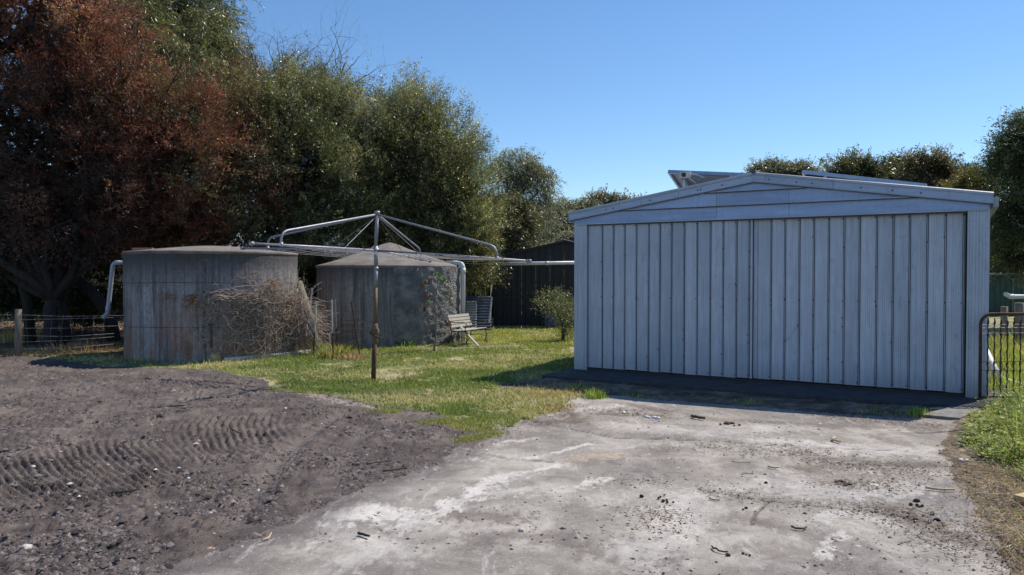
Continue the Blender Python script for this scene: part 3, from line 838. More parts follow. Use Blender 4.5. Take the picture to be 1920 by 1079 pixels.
mb.tube([Vector(D(60,650,16.8))+Vector((0,0,-.1)), D(50,560,16.7), D(20,470,16.7), D(-40,360,16.7)], [.12,.1,.08,.05], 8)
for i in range(46):
    q = Vector(D(random.uniform(-60,330), random.uniform(60,420), random.uniform(15.6,16.6)))
    bough(mb, q, Vector((random.gauss(0,1),random.gauss(-.6,.4),random.gauss(.5,.7))), random.uniform(.6,1.1), .014, 2, .3)
tree('dead_tea_tree', 'large tree with reddish brown dying foliage filling the left edge behind the wire fence', tb, c1, mb, M['bark'], M['redleaf'])

# --- tall green eucalypt behind it, drooping leaves
L2 = [lobe(250,20,21,110,75,60,110), lobe(340,70,21,90,70,80,90), lobe(395,100,20.5,52,58,60,70), lobe(170,0,21.5,120,80,40,90), lobe(300,-60,21.5,140,90,60,110), lobe(350,170,21,100,70,60,80), lobe(240,110,20,90,60,60,70), lobe(230,50,18.8,70,45,60,60), lobe(330,125,19,60,45,50,50)]
c2 = leaf_cloud(L2, 15, 20, .12, .022, .45, .42, [(.05,.066,.026),(.07,.082,.036),(.036,.046,.02),(.095,.10,.06)], up=-.1, droop=.7, jitter=.05, spread=.45, seed=12)
c2 = join(c2, filler(L2, 3000, .15, (.03,.03,.018), 4, .75))
tb = (-9.6, 21.5, 0)
tree('eucalyptus_tree', 'tall green eucalyptus with drooping leaves topping the reddish tree at upper left', tb, c2, trunkmb(tb, (-9.6,21.4,4.0), [l[0] for l in L2], .2), M['greybark'], M['leaf'])

# --- silvery tea trees over the tanks
L3 = [lobe(500,230,19.5,95,80,110,80), lobe(600,215,20,75,65,90,70), lobe(430,300,18.8,90,110,90,60), lobe(560,330,19,120,110,130,80), lobe(660,290,20,80,90,100,70), lobe(480,430,18.6,120,60,70,70), lobe(600,420,19.6,110,60,60,60), lobe(540,175,20.5,70,30,40,50), lobe(400,200,20,70,60,50,60)]
def teacc(P, g):
    n = len(P); px = 960+1400*P[:,0]/P[:,1]; r = g.random(n); k = g.integers(0, 5, n)
    top = (P[:,2] > 3.9) & (r < .42); k = np.where(top, 5+g.integers(0,3,n), k)
    rd = (px < 520) & (g.random(n) < .42); return np.where(rd, 8+g.integers(0,2,n), k)
c3 = leaf_cloud(L3, 20, 22, .066, .019, .42, .30, GREENS+SILV+[(.10,.055,.035),(.075,.05,.03)], up=.35, jitter=.04, ccols=teacc, seed=13, aniso=.6, glint=.028)
c3 = join(c3, filler(L3, 4500, .14, (.022,.022,.014), 5, .66))
tb = (-5.6, 20.0, 0)
tree('tea_tree', 'broad grey green tea tree between the reddish tree and its neighbour, above the near tank', tb, c3, trunkmb(tb, (-5.6,20,1.8), [l[0] for l in L3], .16, 3), M['bark'], M['leaf'], 'tea trees behind the tanks')
L4 = [lobe(760,245,21,75,65,90,70), lobe(820,290,21,85,75,100,80), lobe(740,340,20.6,95,100,110,80), lobe(850,370,20.6,80,85,110,70), lobe(800,440,20.2,100,70,80,60), lobe(865,450,20.2,50,58,70,50), lobe(700,430,20.4,90,60,60,60), lobe(885,480,19.9,26,34,30,30)]
c4 = leaf_cloud(L4, 20, 22, .066, .019, .42, .30, GREENS+SILV+[(.10,.095,.04),(.12,.10,.06)], up=.45, jitter=.04, ccols=lambda P, g: np.where((P[:,2] > 4.2) & (g.random(len(P)) < .45), 5+g.integers(0,3,len(P)), np.where(g.random(len(P)) < .2, 8, g.integers(0,5,len(P)))), seed=14, aniso=.6, glint=.028)
c4 = join(c4, filler(L4, 4500, .14, (.022,.022,.014), 6, .66))
tb = (-2.6, 21.4, 0)
tree('tea_tree', 'rounded grey green tea tree with pointed sprays right behind the domed far tank', tb, c4, trunkmb(tb, (-2.6,21.2,1.8), [l[0] for l in L4], .16, 3), M['bark'], M['leaf'], 'tea trees behind the tanks')

# --- bare branches rising between
mb = MB(); b = Vector(D(545,250,21.5)); base = Vector((b.x-.3, 21.8, -.1))
mb.tube([base, base+Vector((.1,0,2.5)), b], [.10,.08,.05], 6)
for px, py, ex, ey, r in ((530,190,540,110,.045),(530,190,600,120,.04),(520,190,470,110,.04),(545,200,640,150,.03),(600,200,700,165,.035),(560,215,450,130,.03),(560,200,520,100,.035),(640,190,700,190,.025),(570,190,590,120,.025),(500,180,500,115,.025)):
    p = Vector(D(px,py,21.4)); q = Vector(D(ex,ey,21.2)); 
    mb.tube([b, (b+p)/2+Vector((0,.1,0)), p], [.045,.04,r*.9], 5)
    for _ in range(2): bough(mb, p, q-p, (q-p).length*1.0, r*1.1, 4, .50, .05)
t = thing('bare_tree', 'dead leafless tree, its thin bare twigs against the sky above the tea trees', 'tree', tuple(base))
mb.build('branches', M['greybark'], t, smooth=True, world=True)

# --- open tree further right with visible limbs
L5 = [lobe(965,315,27,42,26,60,30), lobe(1000,335,27,30,24,45,26), lobe(950,345,27,26,40,30,26), lobe(1018,365,27,12,20,12,12), lobe(985,385,27,14,12,8,12)]
c5 = leaf_cloud(L5, 9, 16, .11, .022, .35, .28, [(.075,.085,.05),(.10,.105,.07),(.055,.065,.035)], up=-.1, droop=.8, jitter=.05, seed=15)
tb = (D(925,500,27.2)[0], 27.2, 0)
mb = trunkmb(tb, D(940,410,27.1), [D(965,330,27), D(1000,340,27), D(950,330,27), D(1012,360,27), D(985,350,27.2)], .14, 4)
tree('sheoak_tree', 'open tree with crooked dark limbs and drooping sprays right of the tea trees', tb, c5, mb, M['bark'], M['leaf'])
L6 = [lobe(960,410,25,38,40,60,34), lobe(945,440,24.5,26,24,30,24), lobe(930,400,25.5,24,44,40,34), lobe(982,420,25.5,16,22,16,18)]
c6 = join(leaf_cloud(L6, 16, 18, .09, .02, .35, .26, [(.042,.046,.018),(.055,.055,.024),(.032,.036,.016)], up=-.2, droop=.6, seed=16), filler(L6, 1500, .12, (.025,.025,.014), 7, .8))
tb = (D(955,500,25)[0], 25, 0)
tree('olive_bush_tree', 'dark olive green tree under the open tree, left of the black shed gable', tb, c6, trunkmb(tb, D(955,450,25), [l[0] for l in L6], .1), M['bark'], M['leaf'])

# --- understorey behind the tanks and along the back
def bush(name, label, lobes, cols, base, group=None, seed=1, pc=12, K=16, ll=.07, lw=.02, tw=.3, cr=.3, cat='shrub', fill=900, fs=.12, matl='leaf', stem=True, up=.35):
    c = leaf_cloud(lobes, pc, K, ll, lw, tw, cr, cols, up=up, seed=seed)
    if fill: c = join(c, filler(lobes, fill, fs, tuple(np.array(cols[0])*.45), seed+1, .78))
    mb = None
    if stem:
        mb = MB(); f = Vector((base[0], base[1], lobes[0][0][2]*.45))
        mb.tube([Vector((base[0],base[1],-.1)), f], [.05,.04], 6); limbs(f, [l[0] for l in lobes], .03, mb, 5)
    return tree(name, label, base, c, mb, M['bark'], M[matl], group, cat)
bush('understorey_shrub', 'dark dense shrub between the two concrete tanks', [lobe(575,520,20.5,60,60,70), lobe(560,600,20.5,50,50,40)], [(.03,.04,.018),(.045,.055,.022)], (D(575,520,20.5)[0],20.5), 'dark shrubs under the trees', 21, fill=2500)
bush('understorey_shrub', 'dark dense shrub left behind the near tank, above its overflow pipe', [lobe(300,440,20.5,110,60,90), lobe(180,470,20,110,80,90), lobe(60,470,20.6,100,80,80), lobe(140,560,21.4,130,50,50), lobe(-20,560,21.6,100,50,40), lobe(50,545,19.8,90,60,70), lobe(170,575,20.2,80,50,50), lobe(-60,545,19.6,70,60,50)], [(.03,.04,.018),(.045,.05,.022)], (D(290,520,20.5)[0],20.5), 'dark shrubs under the trees', 22, fill=5200)
bush('understorey_shrub', 'dark dense shrub in the gloom at the far left edge under the reddish tree', [lobe(-20,480,21,120,60,70), lobe(-200,420,21,140,110,60)], [(.03,.035,.018),(.05,.04,.025)], (D(-40,520,21)[0],21), 'dark shrubs under the trees', 23, fill=2800)
bush('understorey_shrub', 'small dark shrub between the far tank and the leaning roof sheets', [lobe(890,510,21.5,45,30,40)], [(.04,.05,.022),(.06,.07,.03)], (D(890,520,21.5)[0],21.5), 'dark shrubs under the trees', 24, fill=900)
# hanging grey green sprays at the right rim of the tea trees, over the pipe
# --- young wattle in front of the black shed
L = [lobe(1052,582,17.6,24,20,18), lobe(1068,606,17.5,16,26,14), lobe(1036,566,17.6,20,8,9), lobe(1050,612,17.5,20,20,12), lobe(1064,630,17.5,20,10,8), lobe(1080,585,17.7,14,18,10)]
bush('young_wattle', 'small feathery grey green shrub on the lawn beside the left wall of the big shed', L, [(.075,.09,.045),(.10,.115,.065),(.055,.07,.032)], G(1056,640), None, 25, pc=9, K=12, ll=.05, lw=.011, tw=.22, cr=.13, fill=0, up=.5)

# --- scrub covered rise behind, single crowns
HC = [(.070,.082,.062),(.090,.100,.082),(.050,.060,.044),(.12,.125,.11)]
hs = [(1000,430,40,34,22),(1040,415,44,38,24),(1085,400,50,40,22),(1125,388,56,38,20),(1165,395,60,40,22),(1010,452,36,34,18),(1060,440,38,36,18),(1105,425,44,36,20),(985,465,33,26,16),(1140,420,50,30,20),(1040,400,58,34,16),(1000,408,60,28,14),(1080,455,34,30,12)]
for i, (px,py,Y,rx,rz) in enumerate(hs):
    pos = ['low','upper','middle','top','right','leftmost','lower middle','tall right','lower left','shaded right','far','farthest left','front'][i]
    w = ['silver green scrub crown, %s on the rise behind' % pos][0]
    l = [lobe(px,py,Y,rx,rz,34), lobe(px+rx*.5,py+rz*.4,Y,rx*.6,rz*.7,16), lobe(px-rx*.5,py+rz*.5,Y,rx*.6,rz*.7,16)]
    bush('coastal_scrub', w, l, HC, (D(px,py,Y)[0],Y), 'silver green scrub on the rise', 30+i, pc=14, K=11, ll=.0028*Y, lw=.0013*Y, tw=.007*Y, cr=.0085*Y, fill=500, fs=.007*Y)

# --- trees behind the big shed
RC = [(.034,.046,.022),(.046,.055,.028),(.028,.036,.018),(.06,.066,.038)]
for i, (px,py,Y,rx,rz,lab,cc) in enumerate([
    (1445,322,34,34,14,'small pale crown showing just over the shed ridge',HC),
    (1503,326,34,26,12,'small crown between the ridge and the right solar panel',HC),
    (1600,318,36,52,24,'flat dark crown rising behind the right solar panel',RC),
    (1680,318,37,40,18,'low dark crown right of the flat one behind the solar panel',RC),
    (1745,318,33,52,32,'tallest rounded brownish green crown behind the right roof slope',[(.056,.054,.032),(.075,.068,.042),(.038,.042,.022)]),
    (1805,338,34,50,26,'mixed dark crown behind the right eave of the shed',RC),
    (1825,345,27,36,20,'yellow green bush with flowers peeping over the right eave',[(.065,.075,.022),(.10,.08,.03),(.05,.06,.018)])]):
    l = [lobe(px,py,Y,rx,rz,46), lobe(px+rx*.45,py+rz*.9,Y,rx*.7,rz,22), lobe(px-rx*.45,py+rz*.9,Y,rx*.7,rz,22), lobe(px,py+rz*2.4,Y,rx*.9,rz*1.6,26)]
    bush('background_tree', lab, l, cc, (D(px,py,Y)[0],Y), 'trees behind the big shed', 50+i, up=.1, pc=15, K=12, ll=.0028*Y, lw=.0012*Y, tw=.008*Y, cr=.0085*Y, fill=900, fs=.006*Y, cat='tree')
LR = [lobe(1938,245,20,28,28,40,34), lobe(1915,300,20,38,44,70,40), lobe(1935,330,20.5,50,60,60,50), lobe(1905,400,21,46,46,60,50), lobe(1960,420,21,70,80,60,60), lobe(2020,280,20.5,80,90,80,70), lobe(1905,470,22,46,40,50,50), lobe(2080,440,21,80,90,60,60)]
cR = join(leaf_cloud(LR, 13, 18, .085, .026, .35, .26, [(.026,.040,.018),(.038,.052,.022),(.05,.06,.03),(.02,.03,.014)], up=.1, droop=.3, seed=71), filler(LR, 2500, .12, (.02,.025,.012), 72, .75))
tb = (D(1985,520,20.6)[0], 20.6, 0)
tree('garden_tree', 'large dark green tree at the right edge of the photo beside the shed', tb, cR, trunkmb(tb, D(1970,430,20.6), [l[0] for l in LR], .16), M['bark'], M['leaf'])
for i, (px, lab) in enumerate([(1890,'dark undergrowth behind the green fence near the shed corner'),(2010,'dark undergrowth behind the green fence out at the right')]):
    bush('understorey_shrub', lab, [lobe(px,485,30,70,35,50), lobe(px-30,450,31,50,40,40)], [(.035,.045,.02),(.05,.06,.028)], (D(px,500,30)[0],30), 'dark shrubs under the trees', 80+i, ll=.1, lw=.035, tw=.35, cr=.3, fill=1800, fs=.2)
# branch tip reaching in at the upper right
mb = MB(); p = Vector(D(1960,200,9)); base = Vector(D(2080,150,9.4))
mb.tube([base, p, Vector(D(1925,209,9)), Vector(D(1893,214,9))], [.03,.012,.007,.003], 5)
mb.tube([base, Vector((base.x+.5, base.y+.6, 2.0)), Vector((base.x+.6, base.y+.8, -.1))], [.05,.11,.16], 8)
mb.tube([p, Vector(D(1915,215,8.9)), Vector(D(1900,208,8.9))], [.008,.004,.002], 4)
t = thing('overhanging_branch', 'bare branch tip poking in from the right edge against the sky', 'branch', tuple(base))
mb.build('branch', M['greybark'], t, smooth=True, world=True)

# --- young sapling before the far tank
def sapling():
    b = G(812,660); t = thing('young_sapling', 'thin staked sapling with green and brown curled leaves in front of the rough tank patch', 'sapling', (b[0],b[1],0))
    Y = b[1]; mb = MB()
    P = lambda x,y,dy=0: D(x,y,Y+dy)
    stem = [(b[0],b[1],-.05), P(817,640), P(818,610), P(816,575), P(819,545), P(822,520)]
    mb.tube(stem, [.024,.018,.014,.011,.009,.006], 6)
    tips = []
    for a,m,e in [((818,608),(805,590),(800,565)),((817,580),(808,560),(803,548)),((818,570),(830,555),(840,540)),((818,600),(834,580),(845,560)),((819,545),(825,530),(836,525)),((818,560),(806,540),(797,525)),((818,625),(832,612),(842,600)),((817,590),(800,585),(796,578)),((818,550),(812,530),(808,520))]:
        dy = random.uniform(-.2,.2); mb.tube([P(*a), P(*m,dy*.5), P(*e,dy)], [.007,.005,.003], 4); tips.append((P(*e,dy)))
    mb.build('stem', M['greybark'], t, smooth=True, world=True)
    tips.append(P(822,518)); tips.append(P(820,512))
    cols = {'g': (.16,.26,.05), 'r': (.17,.075,.035), 'y': (.35,.24,.08)}
    kinds = ['y','r','g','g','g','r','r','r','r','g','g']
    g = np.random.default_rng(3); lf = None
    mesh_cache = {}
    for tip, kd in zip(tips, kinds):
        for j in range({'g':9,'r':5,'y':5}[kd]):
            k2 = kd if g.random() < .75 else 'ygr'[g.integers(0,3)]
            if k2 not in mesh_cache:
                L, W = .10, .022
                m = MB(); 
                for i in range(4):
                    x0, x1 = i/4, (i+1)/4; w0, w1 = W*math.sin(math.pi*(x0*.92+.05)), W*math.sin(math.pi*min(.98,(x1*.92+.05)))
                    z0, z1 = -.03*x0**2*(1 if k2=='g' else 2.5), -.03*x1**2*(1 if k2=='g' else 2.5)
                    m.poly([(L*x0,0,z0-.004),(L*x1,0,z1-.004),(L*x1,w1,z1+.004),(L*x0,w0,z0+.004)]); m.poly([(L*x0,-w0,z0+.004),(L*x1,-w1,z1+.004),(L*x1,0,z1-.004),(L*x0,0,z0-.004)])
                mt = simple('leaf_'+k2, cols[k2], .45, var=.3, scale=20)
                mesh_cache[k2] = m.mesh('leaf', mt)
            o = bpy.data.objects.new('leaf', mesh_cache[k2]); col.objects.link(o); o.parent = t
            o.location = Vector(tip)-t.location+Vector((g.normal(0,.03),g.normal(0,.03),g.normal(-.01,.03)))
            o.rotation_euler = (g.normal(0,.5), g.uniform(-.6,.9) if k2=='g' else g.uniform(.5,1.4), g.uniform(0,6.28)); s = g.uniform(.7,1.2); o.scale = (s,s,s)
sapling()

# --- weeds at the right: stemmed leafy plants standing in green grass
def weed_leaves(X, Y, H, n_per, ll, lw, cols, seed):
    g = np.random.default_rng(seed); n = len(X)*n_per; i = np.repeat(np.arange(len(X)), n_per)
    u = g.random(n)**.7; a = g.random(n)*6.28; rad = .02+.05*g.random(n)
    P = np.stack([X[i]+np.cos(a)*rad, Y[i]+np.sin(a)*rad, H[i]*u+.01],-1)
    d = unit(np.stack([np.cos(a),np.sin(a),.1+.7*g.random(n)-.3],-1)); w = unit(np.cross(d, np.array([0,0,1.])+g.normal(size=(n,3))*.3))
    l = (ll*(.5+g.random(n)))[:,None]; ww = (lw*(.6+.8*g.random(n)))[:,None]
    V = np.stack([P, P+d*l*.5+w*ww*.5, P+d*l, P+d*l*.5-w*ww*.5],1).reshape(-1,3)
    return V, (np.arange(n)*4)[:,None]+np.array([0,1,2,3]), np.repeat(colset(n, cols),4,axis=0)
WP = GP([(1815,800),(1850,762),(1920,750),(2250,735),(2500,900),(2100,960),(1925,900),(1850,868),(1812,840)])
def in_weeds(n, P, y0=5.2, y1=10.2):
    X = []; Y = []; t = 0
    while t < n:
        xx = rng.uniform(2.2, 11, n*3); yy = rng.uniform(y0, y1, n*3)
        ok = inpoly(xx+(vnoise(xx,yy,.3,2,81)-.5)*.3, yy+(vnoise(xx,yy,.3,2,82)-.5)*.3, P); X.append(xx[ok]); Y.append(yy[ok]); t += ok.sum()
    return np.concatenate(X)[:n], np.concatenate(Y)[:n]
X, Y = in_weeds(1500, WP); H = (.08+.40*rng.random(len(X)))*(.35+1.2*vnoise(X,Y,.4,2,83))
ed = np.clip(segdist(X, Y, WP+[WP[0]])/.35, .3, 1); H = H*ed
V, F, C = weed_leaves(X, Y, H, 20, .048, .017, [(.13,.20,.035),(.19,.25,.06),(.08,.13,.03),(.27,.28,.10)], 5)
tag(np_mesh('broadleaf_weeds', V+np.array([0,0,-.01]), F, M['grass'], colors=C), kind='stuff')
X, Y = in_weeds(11000, WP); ed = np.clip(segdist(X, Y, WP+[WP[0]])/.4, .25, 1)
blades('long_green_grass', X, Y, (.10+.40*rng.random(len(X))**2)*ed, .0045, colset(len(X), [(.17,.24,.05),(.12,.17,.04),(.32,.31,.13)]), .9, double=True)
DP = GP([(1775,868),(1850,865),(1930,895),(2200,960),(2300,1200),(2000,1400),(1905,1079),(1850,985)])
X, Y = in_weeds(700, DP, 3.0, 7.5); flakes('dry_stems', X, Y, .05+.12*rng.random(len(X)), .0018+0*X, colset(len(X), [(.40,.31,.2),(.3,.2,.12),(.2,.22,.08)]), M['dryleaf'], .05)
X, Y = in_weeds(10000, DP, 3.0, 7.5); H = .01+.12*rng.random(len(X))**3*np.clip((X-.62*Y)*2,.1,1)
blades('dry_grass_mat', X, Y, H, .0035, colset(len(X), [(.26,.20,.12),(.36,.30,.19),(.15,.11,.07),(.14,.18,.06)], [.35,.2,.3,.15]), 2.2, double=True)
BP = GP([(1850,740),(1920,690),(2400,640),(2700,720),(2300,760),(1925,752)])
X, Y = in_weeds(9000, BP, 9.2, 16); blades('long_yellow_grass', X, Y, .08+.35*rng.random(len(X))**1.5, .006, colset(len(X), [(.22,.28,.06),(.33,.32,.12),(.14,.22,.04)]), .7, double=True)
BP2 = GP([(1855,660),(2300,610),(2800,640),(2500,700),(1855,700)])
X, Y = in_weeds(7000, BP2, 11.5, 20); blades('rank_grass', X, Y, .1+.4*rng.random(len(X))**1.5, .009, colset(len(X), [(.22,.26,.07),(.35,.32,.14),(.14,.2,.04)]), .7, double=True)
# ================================================================== BIG SHED
def metalmat(name, c, dark, rough=.42, metal=.25, vert=True):
    k = N(name)
    s = (5,5,.35) if vert else (.35,.35,5)
    f = k.noise(4, 6, .7, k.coords(s)); f2 = k.noise(1.3, 4, .6); f3 = k.noise(22, 5, .7, k.coords((1,1,1)))
    a = k.mix(k.ramp(f, [(.32,0.),(.68,1.)]), tuple(x*.80 for x in c), tuple(min(1,x*1.12) for x in c))
    a = k.mix(k.ramp(f2, [(.35,0.),(.7,.55)]), a, dark)
    a = k.mix(k.ramp(f3, [(.66,0.),(.74,.6)]), a, tuple(x*.35 for x in c))
    oi = k.n('ShaderNodeObjectInfo'); a = k.mix(1.0, a, k.ramp(oi.outputs['Random'], [(0.,(.86,.87,.88)),(1.,(1.06,1.05,1.05))]), 'MULTIPLY')
    sm = k.noise(3.2, 7, .8, k.coords((2.2,2.2,.9)), 1.5); a = k.mix(k.ramp(sm, [(.56,0.),(.70,.65)]), a, tuple(x*.42 for x in c)); a = k.mix(k.ramp(sm, [(.30,.5),(.42,0.)]), a, tuple(min(1,x*1.22) for x in c))
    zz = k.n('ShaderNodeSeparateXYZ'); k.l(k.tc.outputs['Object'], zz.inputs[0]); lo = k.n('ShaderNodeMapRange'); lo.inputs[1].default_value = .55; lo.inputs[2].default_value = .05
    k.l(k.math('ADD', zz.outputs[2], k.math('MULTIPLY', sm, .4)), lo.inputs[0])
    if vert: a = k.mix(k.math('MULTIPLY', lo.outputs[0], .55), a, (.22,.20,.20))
    k.base(a).set(k.ramp(f3, [(.2,rough-.08),(.8,rough+.15)]), metal, .5)
    k.bump(k.noise(2.2, 3, .5, k.coords((1,1,.3))), .25, .02)
    return k.m
M['shed'] = metalmat('shed', (.53,.57,.67), (.36,.40,.48))
M['shedtrim'] = metalmat('shedtrim', (.41,.49,.66), (.32,.39,.53), .42, .3, False)
M['barge_top'] = metalmat('barge_top', (.24,.27,.35), (.17,.19,.25), .5, .3, False)
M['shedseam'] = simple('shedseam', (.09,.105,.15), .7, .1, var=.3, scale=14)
M['screw'] = simple('screw', (.05,.035,.03), .7, .2, var=.3, scale=30)
M['roofedge'] = metalmat('roofedge', (.42,.45,.50), (.3,.33,.37), .5, .3, False)
M['shadowedge'] = simple('shadowedge', (.085,.075,.075), .8, var=.3, scale=20)  # dark colour for painted shadow lines under board and barge edges
W = 5.62; HD = 2.39; HE = 2.56; HR = 3.005
shed = thing('metal_shed', 'big pale blue grey steel shed with two sliding doors and low gable', 'shed', tuple(SO_), SROT)
def SB(mb, name, mt, parent=None, **k): return mb.build(name, mt, parent or shed, **k)
# walls: side and back as ribbed sheets
def ribwall(p0, p1, z0, z1, pitch=.19, out=1):
    mb = MB(); p0 = Vector((*p0,0)); p1 = Vector((*p1,0)); L = (p1-p0).length; d = (p1-p0)/L; n = Vector((d.y,-d.x,0))*out
    prof = [(0,0),(.012,.018),(.03,.018),(.042,0)]; pts = []; x = 0
    while x < L-.05:
        for a,b in prof: pts.append((x+a, b))
        x += pitch
    pts.append((L,0))
    for (a,b),(a2,b2) in zip(pts[:-1], pts[1:]):
        q = p0+d*a+n*b; q2 = p0+d*a2+n*b2
        mb.poly([(q.x,q.y,z0),(q2.x,q2.y,z0),(q2.x,q2.y,z1),(q.x,q.y,z1)])
    return mb
SB(ribwall((0,0.02), (0,7.2), .03, 2.5, out=-1), 'side_wall', M['shed'])
SB(ribwall((W,0.02), (W,7.2), .03, 2.5), 'side_wall', M['shed'])
SB(ribwall((0,7.2), (W,7.2), .03, 2.5, out=-1), 'back_wall', M['shed'])
m = MB(); m.poly([(0,7.2,2.5),(W,7.2,2.5),(W/2,7.2,2.98)]); SB(m, 'back_gable', M['shed'])
def xof(px, y=0.0):
    """shed-front x coordinate that shows at photo column px"""
    k = (px-960)/FPX; ox, oy = SO_.x+e2.x*y, SO_.y+e2.y*y
    return (k*oy-ox)/(e1.x-k*e1.y)
FL = xof(1100,-.05); FRR = xof(1813,-.05)
# corner posts (flashed, with flutes)
def fluted(x0, x1, z0, z1, y, flutes, depth=.0035):
    """sheet facing the front: flat pan with narrow recessed flutes"""
    prof = [(x0, y)]
    for f in flutes:
        prof += [(f-.004, y), (f, y+depth), (f+.004, y)]
    prof.append((x1, y)); mb = MB()
    for (a,b),(c,d) in zip(prof[:-1], prof[1:]): mb.poly([(a,b,z0),(c,d,z0),(c,d,z1),(a,b,z1)])
    return mb
for nm, x0, x1, fl in (('corner_flashing',-.01,FL,(.05,.155,.175)), ('corner_flashing',FRR,W+.01,(5.425,5.45,5.49,5.525,5.56,5.59))):
    mb = fluted(x0, x1, .02, HD+.05, -.05, fl)
    ex = -.01 if x0 < 1 else W+.01
    mb.poly([(ex,-.05,.02),(ex,.12,.02),(ex,.12,HD+.05),(ex,-.05,HD+.05)]); 
    ix = x1 if x0 < 1 else x0
    mb.poly([(ix,-.05,.02),(ix,.0,.02),(ix,.0,HD),(ix,-.05,HD)])
    SB(mb, nm, M['shed'])
# doors
def door(x_lines, y, label, zb, zt):
    d = bpy.data.objects.new('sliding_door', None); d['label'] = label
    # a door is a mesh part: its frame behind the sheets
    fr = MB(); xa, xb = x_lines[0], x_lines[-1]
    for a,b in (((xa,y+.006,zb),(xb,y+.045,zb+.05)), ((xa,y+.006,zt-.05),(xb,y+.045,zt)), ((xa,y+.006,zb+.05),(xa+.04,y+.045,zt-.05)), ((xb-.04,y+.006,zb+.05),(xb,y+.045,zt-.05)), ((xa+.04,y+.006,1.2),(xb-.04,y+.045,1.25))): fr.box(a,b)
    bpy.data.objects.remove(d)
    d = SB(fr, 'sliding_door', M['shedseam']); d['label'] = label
    screws = MB()
    for i, (a, b) in enumerate(zip(x_lines[:-1], x_lines[1:])):
        w = b-a; fl = [a+w*t for t in (.30,.42,.54,.66,.78)]
        dz = random.uniform(-.006,.006)
        # pan with flutes, then the raised double seam at its right side
        prof = [(a, y), (a+.006, y), (a+.007,y+.004),(a+.013,y+.004),(a+.014, y)]
        for f in fl: prof += [(f-.0035, y), (f, y+.0028), (f+.0035, y)]
        s0 = b-.030
        prof += [(s0, y), (s0+.001, y+.014), (s0+.009, y+.014), (s0+.010, y-.010), (b-.013, y-.010), (b-.012, y+.014), (b-.004,y+.014), (b-.003, y), (b, y)]
        pm = MB(); tl = random.uniform(-.002,.002); dark = []
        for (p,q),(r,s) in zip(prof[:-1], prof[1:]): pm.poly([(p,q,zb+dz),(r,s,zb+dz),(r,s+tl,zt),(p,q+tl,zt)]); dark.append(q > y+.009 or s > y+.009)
        po = SB(pm, 'panel', M['shed'], d); po.data.materials.append(M['shedseam']); po.data.polygons.foreach_set('material_index', [int(v) for v in dark])  # recess faces coloured dark, painting in the seam's shadow gap
        for z in [zb+.04, zt-.05, 1.22] + ([random.uniform(.3,2.2) for _ in range(random.choice([0,1,2,4]))]):
            c = Vector((s0-.002+random.choice([0,.014]), y-.004, z)); screws.box((c.x-.007,c.y-.008,c.z-.008),(c.x+.007,c.y+.004,c.z+.008))
    sc_ = SB(screws, 'screw_row', M['screw'], d); sc_['kind'] = 'stuff'
    return d
ZB = .085
left_px = [1103,1131,1152,1173,1195,1218,1239,1261,1285,1309,1334,1358,1383,1407]
LXS = [xof(p) for p in left_px]
d1 = door(LXS, 0.0, 'left sliding door, set slightly forward', ZB, HD-.01)
right_px = [1421,1448,1474,1501,1528,1556,1585,1614,1646,1677,1708,1741,1775,1809]
RXS = [xof(p, .05) for p in right_px]
d2 = door(RXS, 0.05, 'right sliding door, set slightly back', ZB, HD-.01)
m = MB(); m.box((LXS[-1]+.002,-.006,ZB),(LXS[-1]+.028,.03,HD-.012)); SB(m, 'edge_strip', M['shed'], d1)
m = MB(); m.box((RXS[0]-.06,.054,ZB),(RXS[0]-.006,.07,HD-.012)); SB(m, 'edge_strip', M['shed'], d2)
m = MB(); m.box((.16,.12,.05),(W-.16,.14,HD+.05)); m.box((.2,.0,HD-.005),(W-.2,.09,HD+.045)); SB(m, 'interior_shade_sheet', M['blackplastic'])  # black sheet behind the doors stands in for the unlit inside
m = MB(); m.box((.1,-.01,.045),(W-.1,.10,.072)); SB(m, 'floor_track', M['screw'])
# gable boards
def gz(x, off=0.0):    # underside of barge at x
    return HE+(HR-HE)*(1-abs(x-W/2)/(W/2+.08)) - off
BH = [2.385, 2.565, 2.765, 2.96]
joins = [[-.01, xof(1345), xof(1480), W+.0], [-.01, xof(1345), xof(1480), W], [-.01, W]]
for r in range(3):
    z0, z1 = BH[r], BH[r+1]
    for xa, xb in zip(joins[r][:-1], joins[r][1:]):
        xs = [xa+(xb-xa)*i/24 for i in range(25)]
        mb = MB(); ok = False
        for a, b in zip(xs[:-1], xs[1:]):
            ta, tb_ = min(z1, gz(a,.10)), min(z1, gz(b,.10))
            if ta <= z0+.003 and tb_ <= z0+.003: continue
            ta = max(ta, z0+.001); tb_ = max(tb_, z0+.001); ok = True
            y0, y1 = -.074, -.050
            mb.poly([(a+.001,y0,z0),(b-.0 if b < xb else b-.003,y0,z0),(b-.0 if b < xb else b-.003,y1,tb_),(a+.001,y1,ta)])
            mb.poly([(a,y0+.022,z0),(b,y0+.022,z0),(b,y0,z0),(a,y0,z0)][::-1])
            mb.poly([(a,y0-.002,z0+.016),(b,y0-.002,z0+.016),(b,y0,z0),(a,y0,z0)][::-1])
        if ok:
            gb = SB(mb, 'gable_board', M['shedtrim'])
            if r: m_ = MB(); xs_ = [x_ for x_ in xs if gz(x_,.10) > z0+.012]; m_.box((xs_[0],-.0795,z0-.009),(xs_[-1],-.0735,z0+.003)); SB(m_, 'lap_shadow', M['shadowedge'], gb)  # dark strip drawn as the shadow gap below each upper board
m = MB(); m.box((.02,-.085,HD-.022),(W-.02,-.035,HD-.006)); SB(m, 'door_head_trim', M['shedtrim'])
m = MB(); m.box((.18,-.034,HD-.04),(W-.2,-.028,HD+.005)); SB(m, 'track_cover', M['shedseam'])
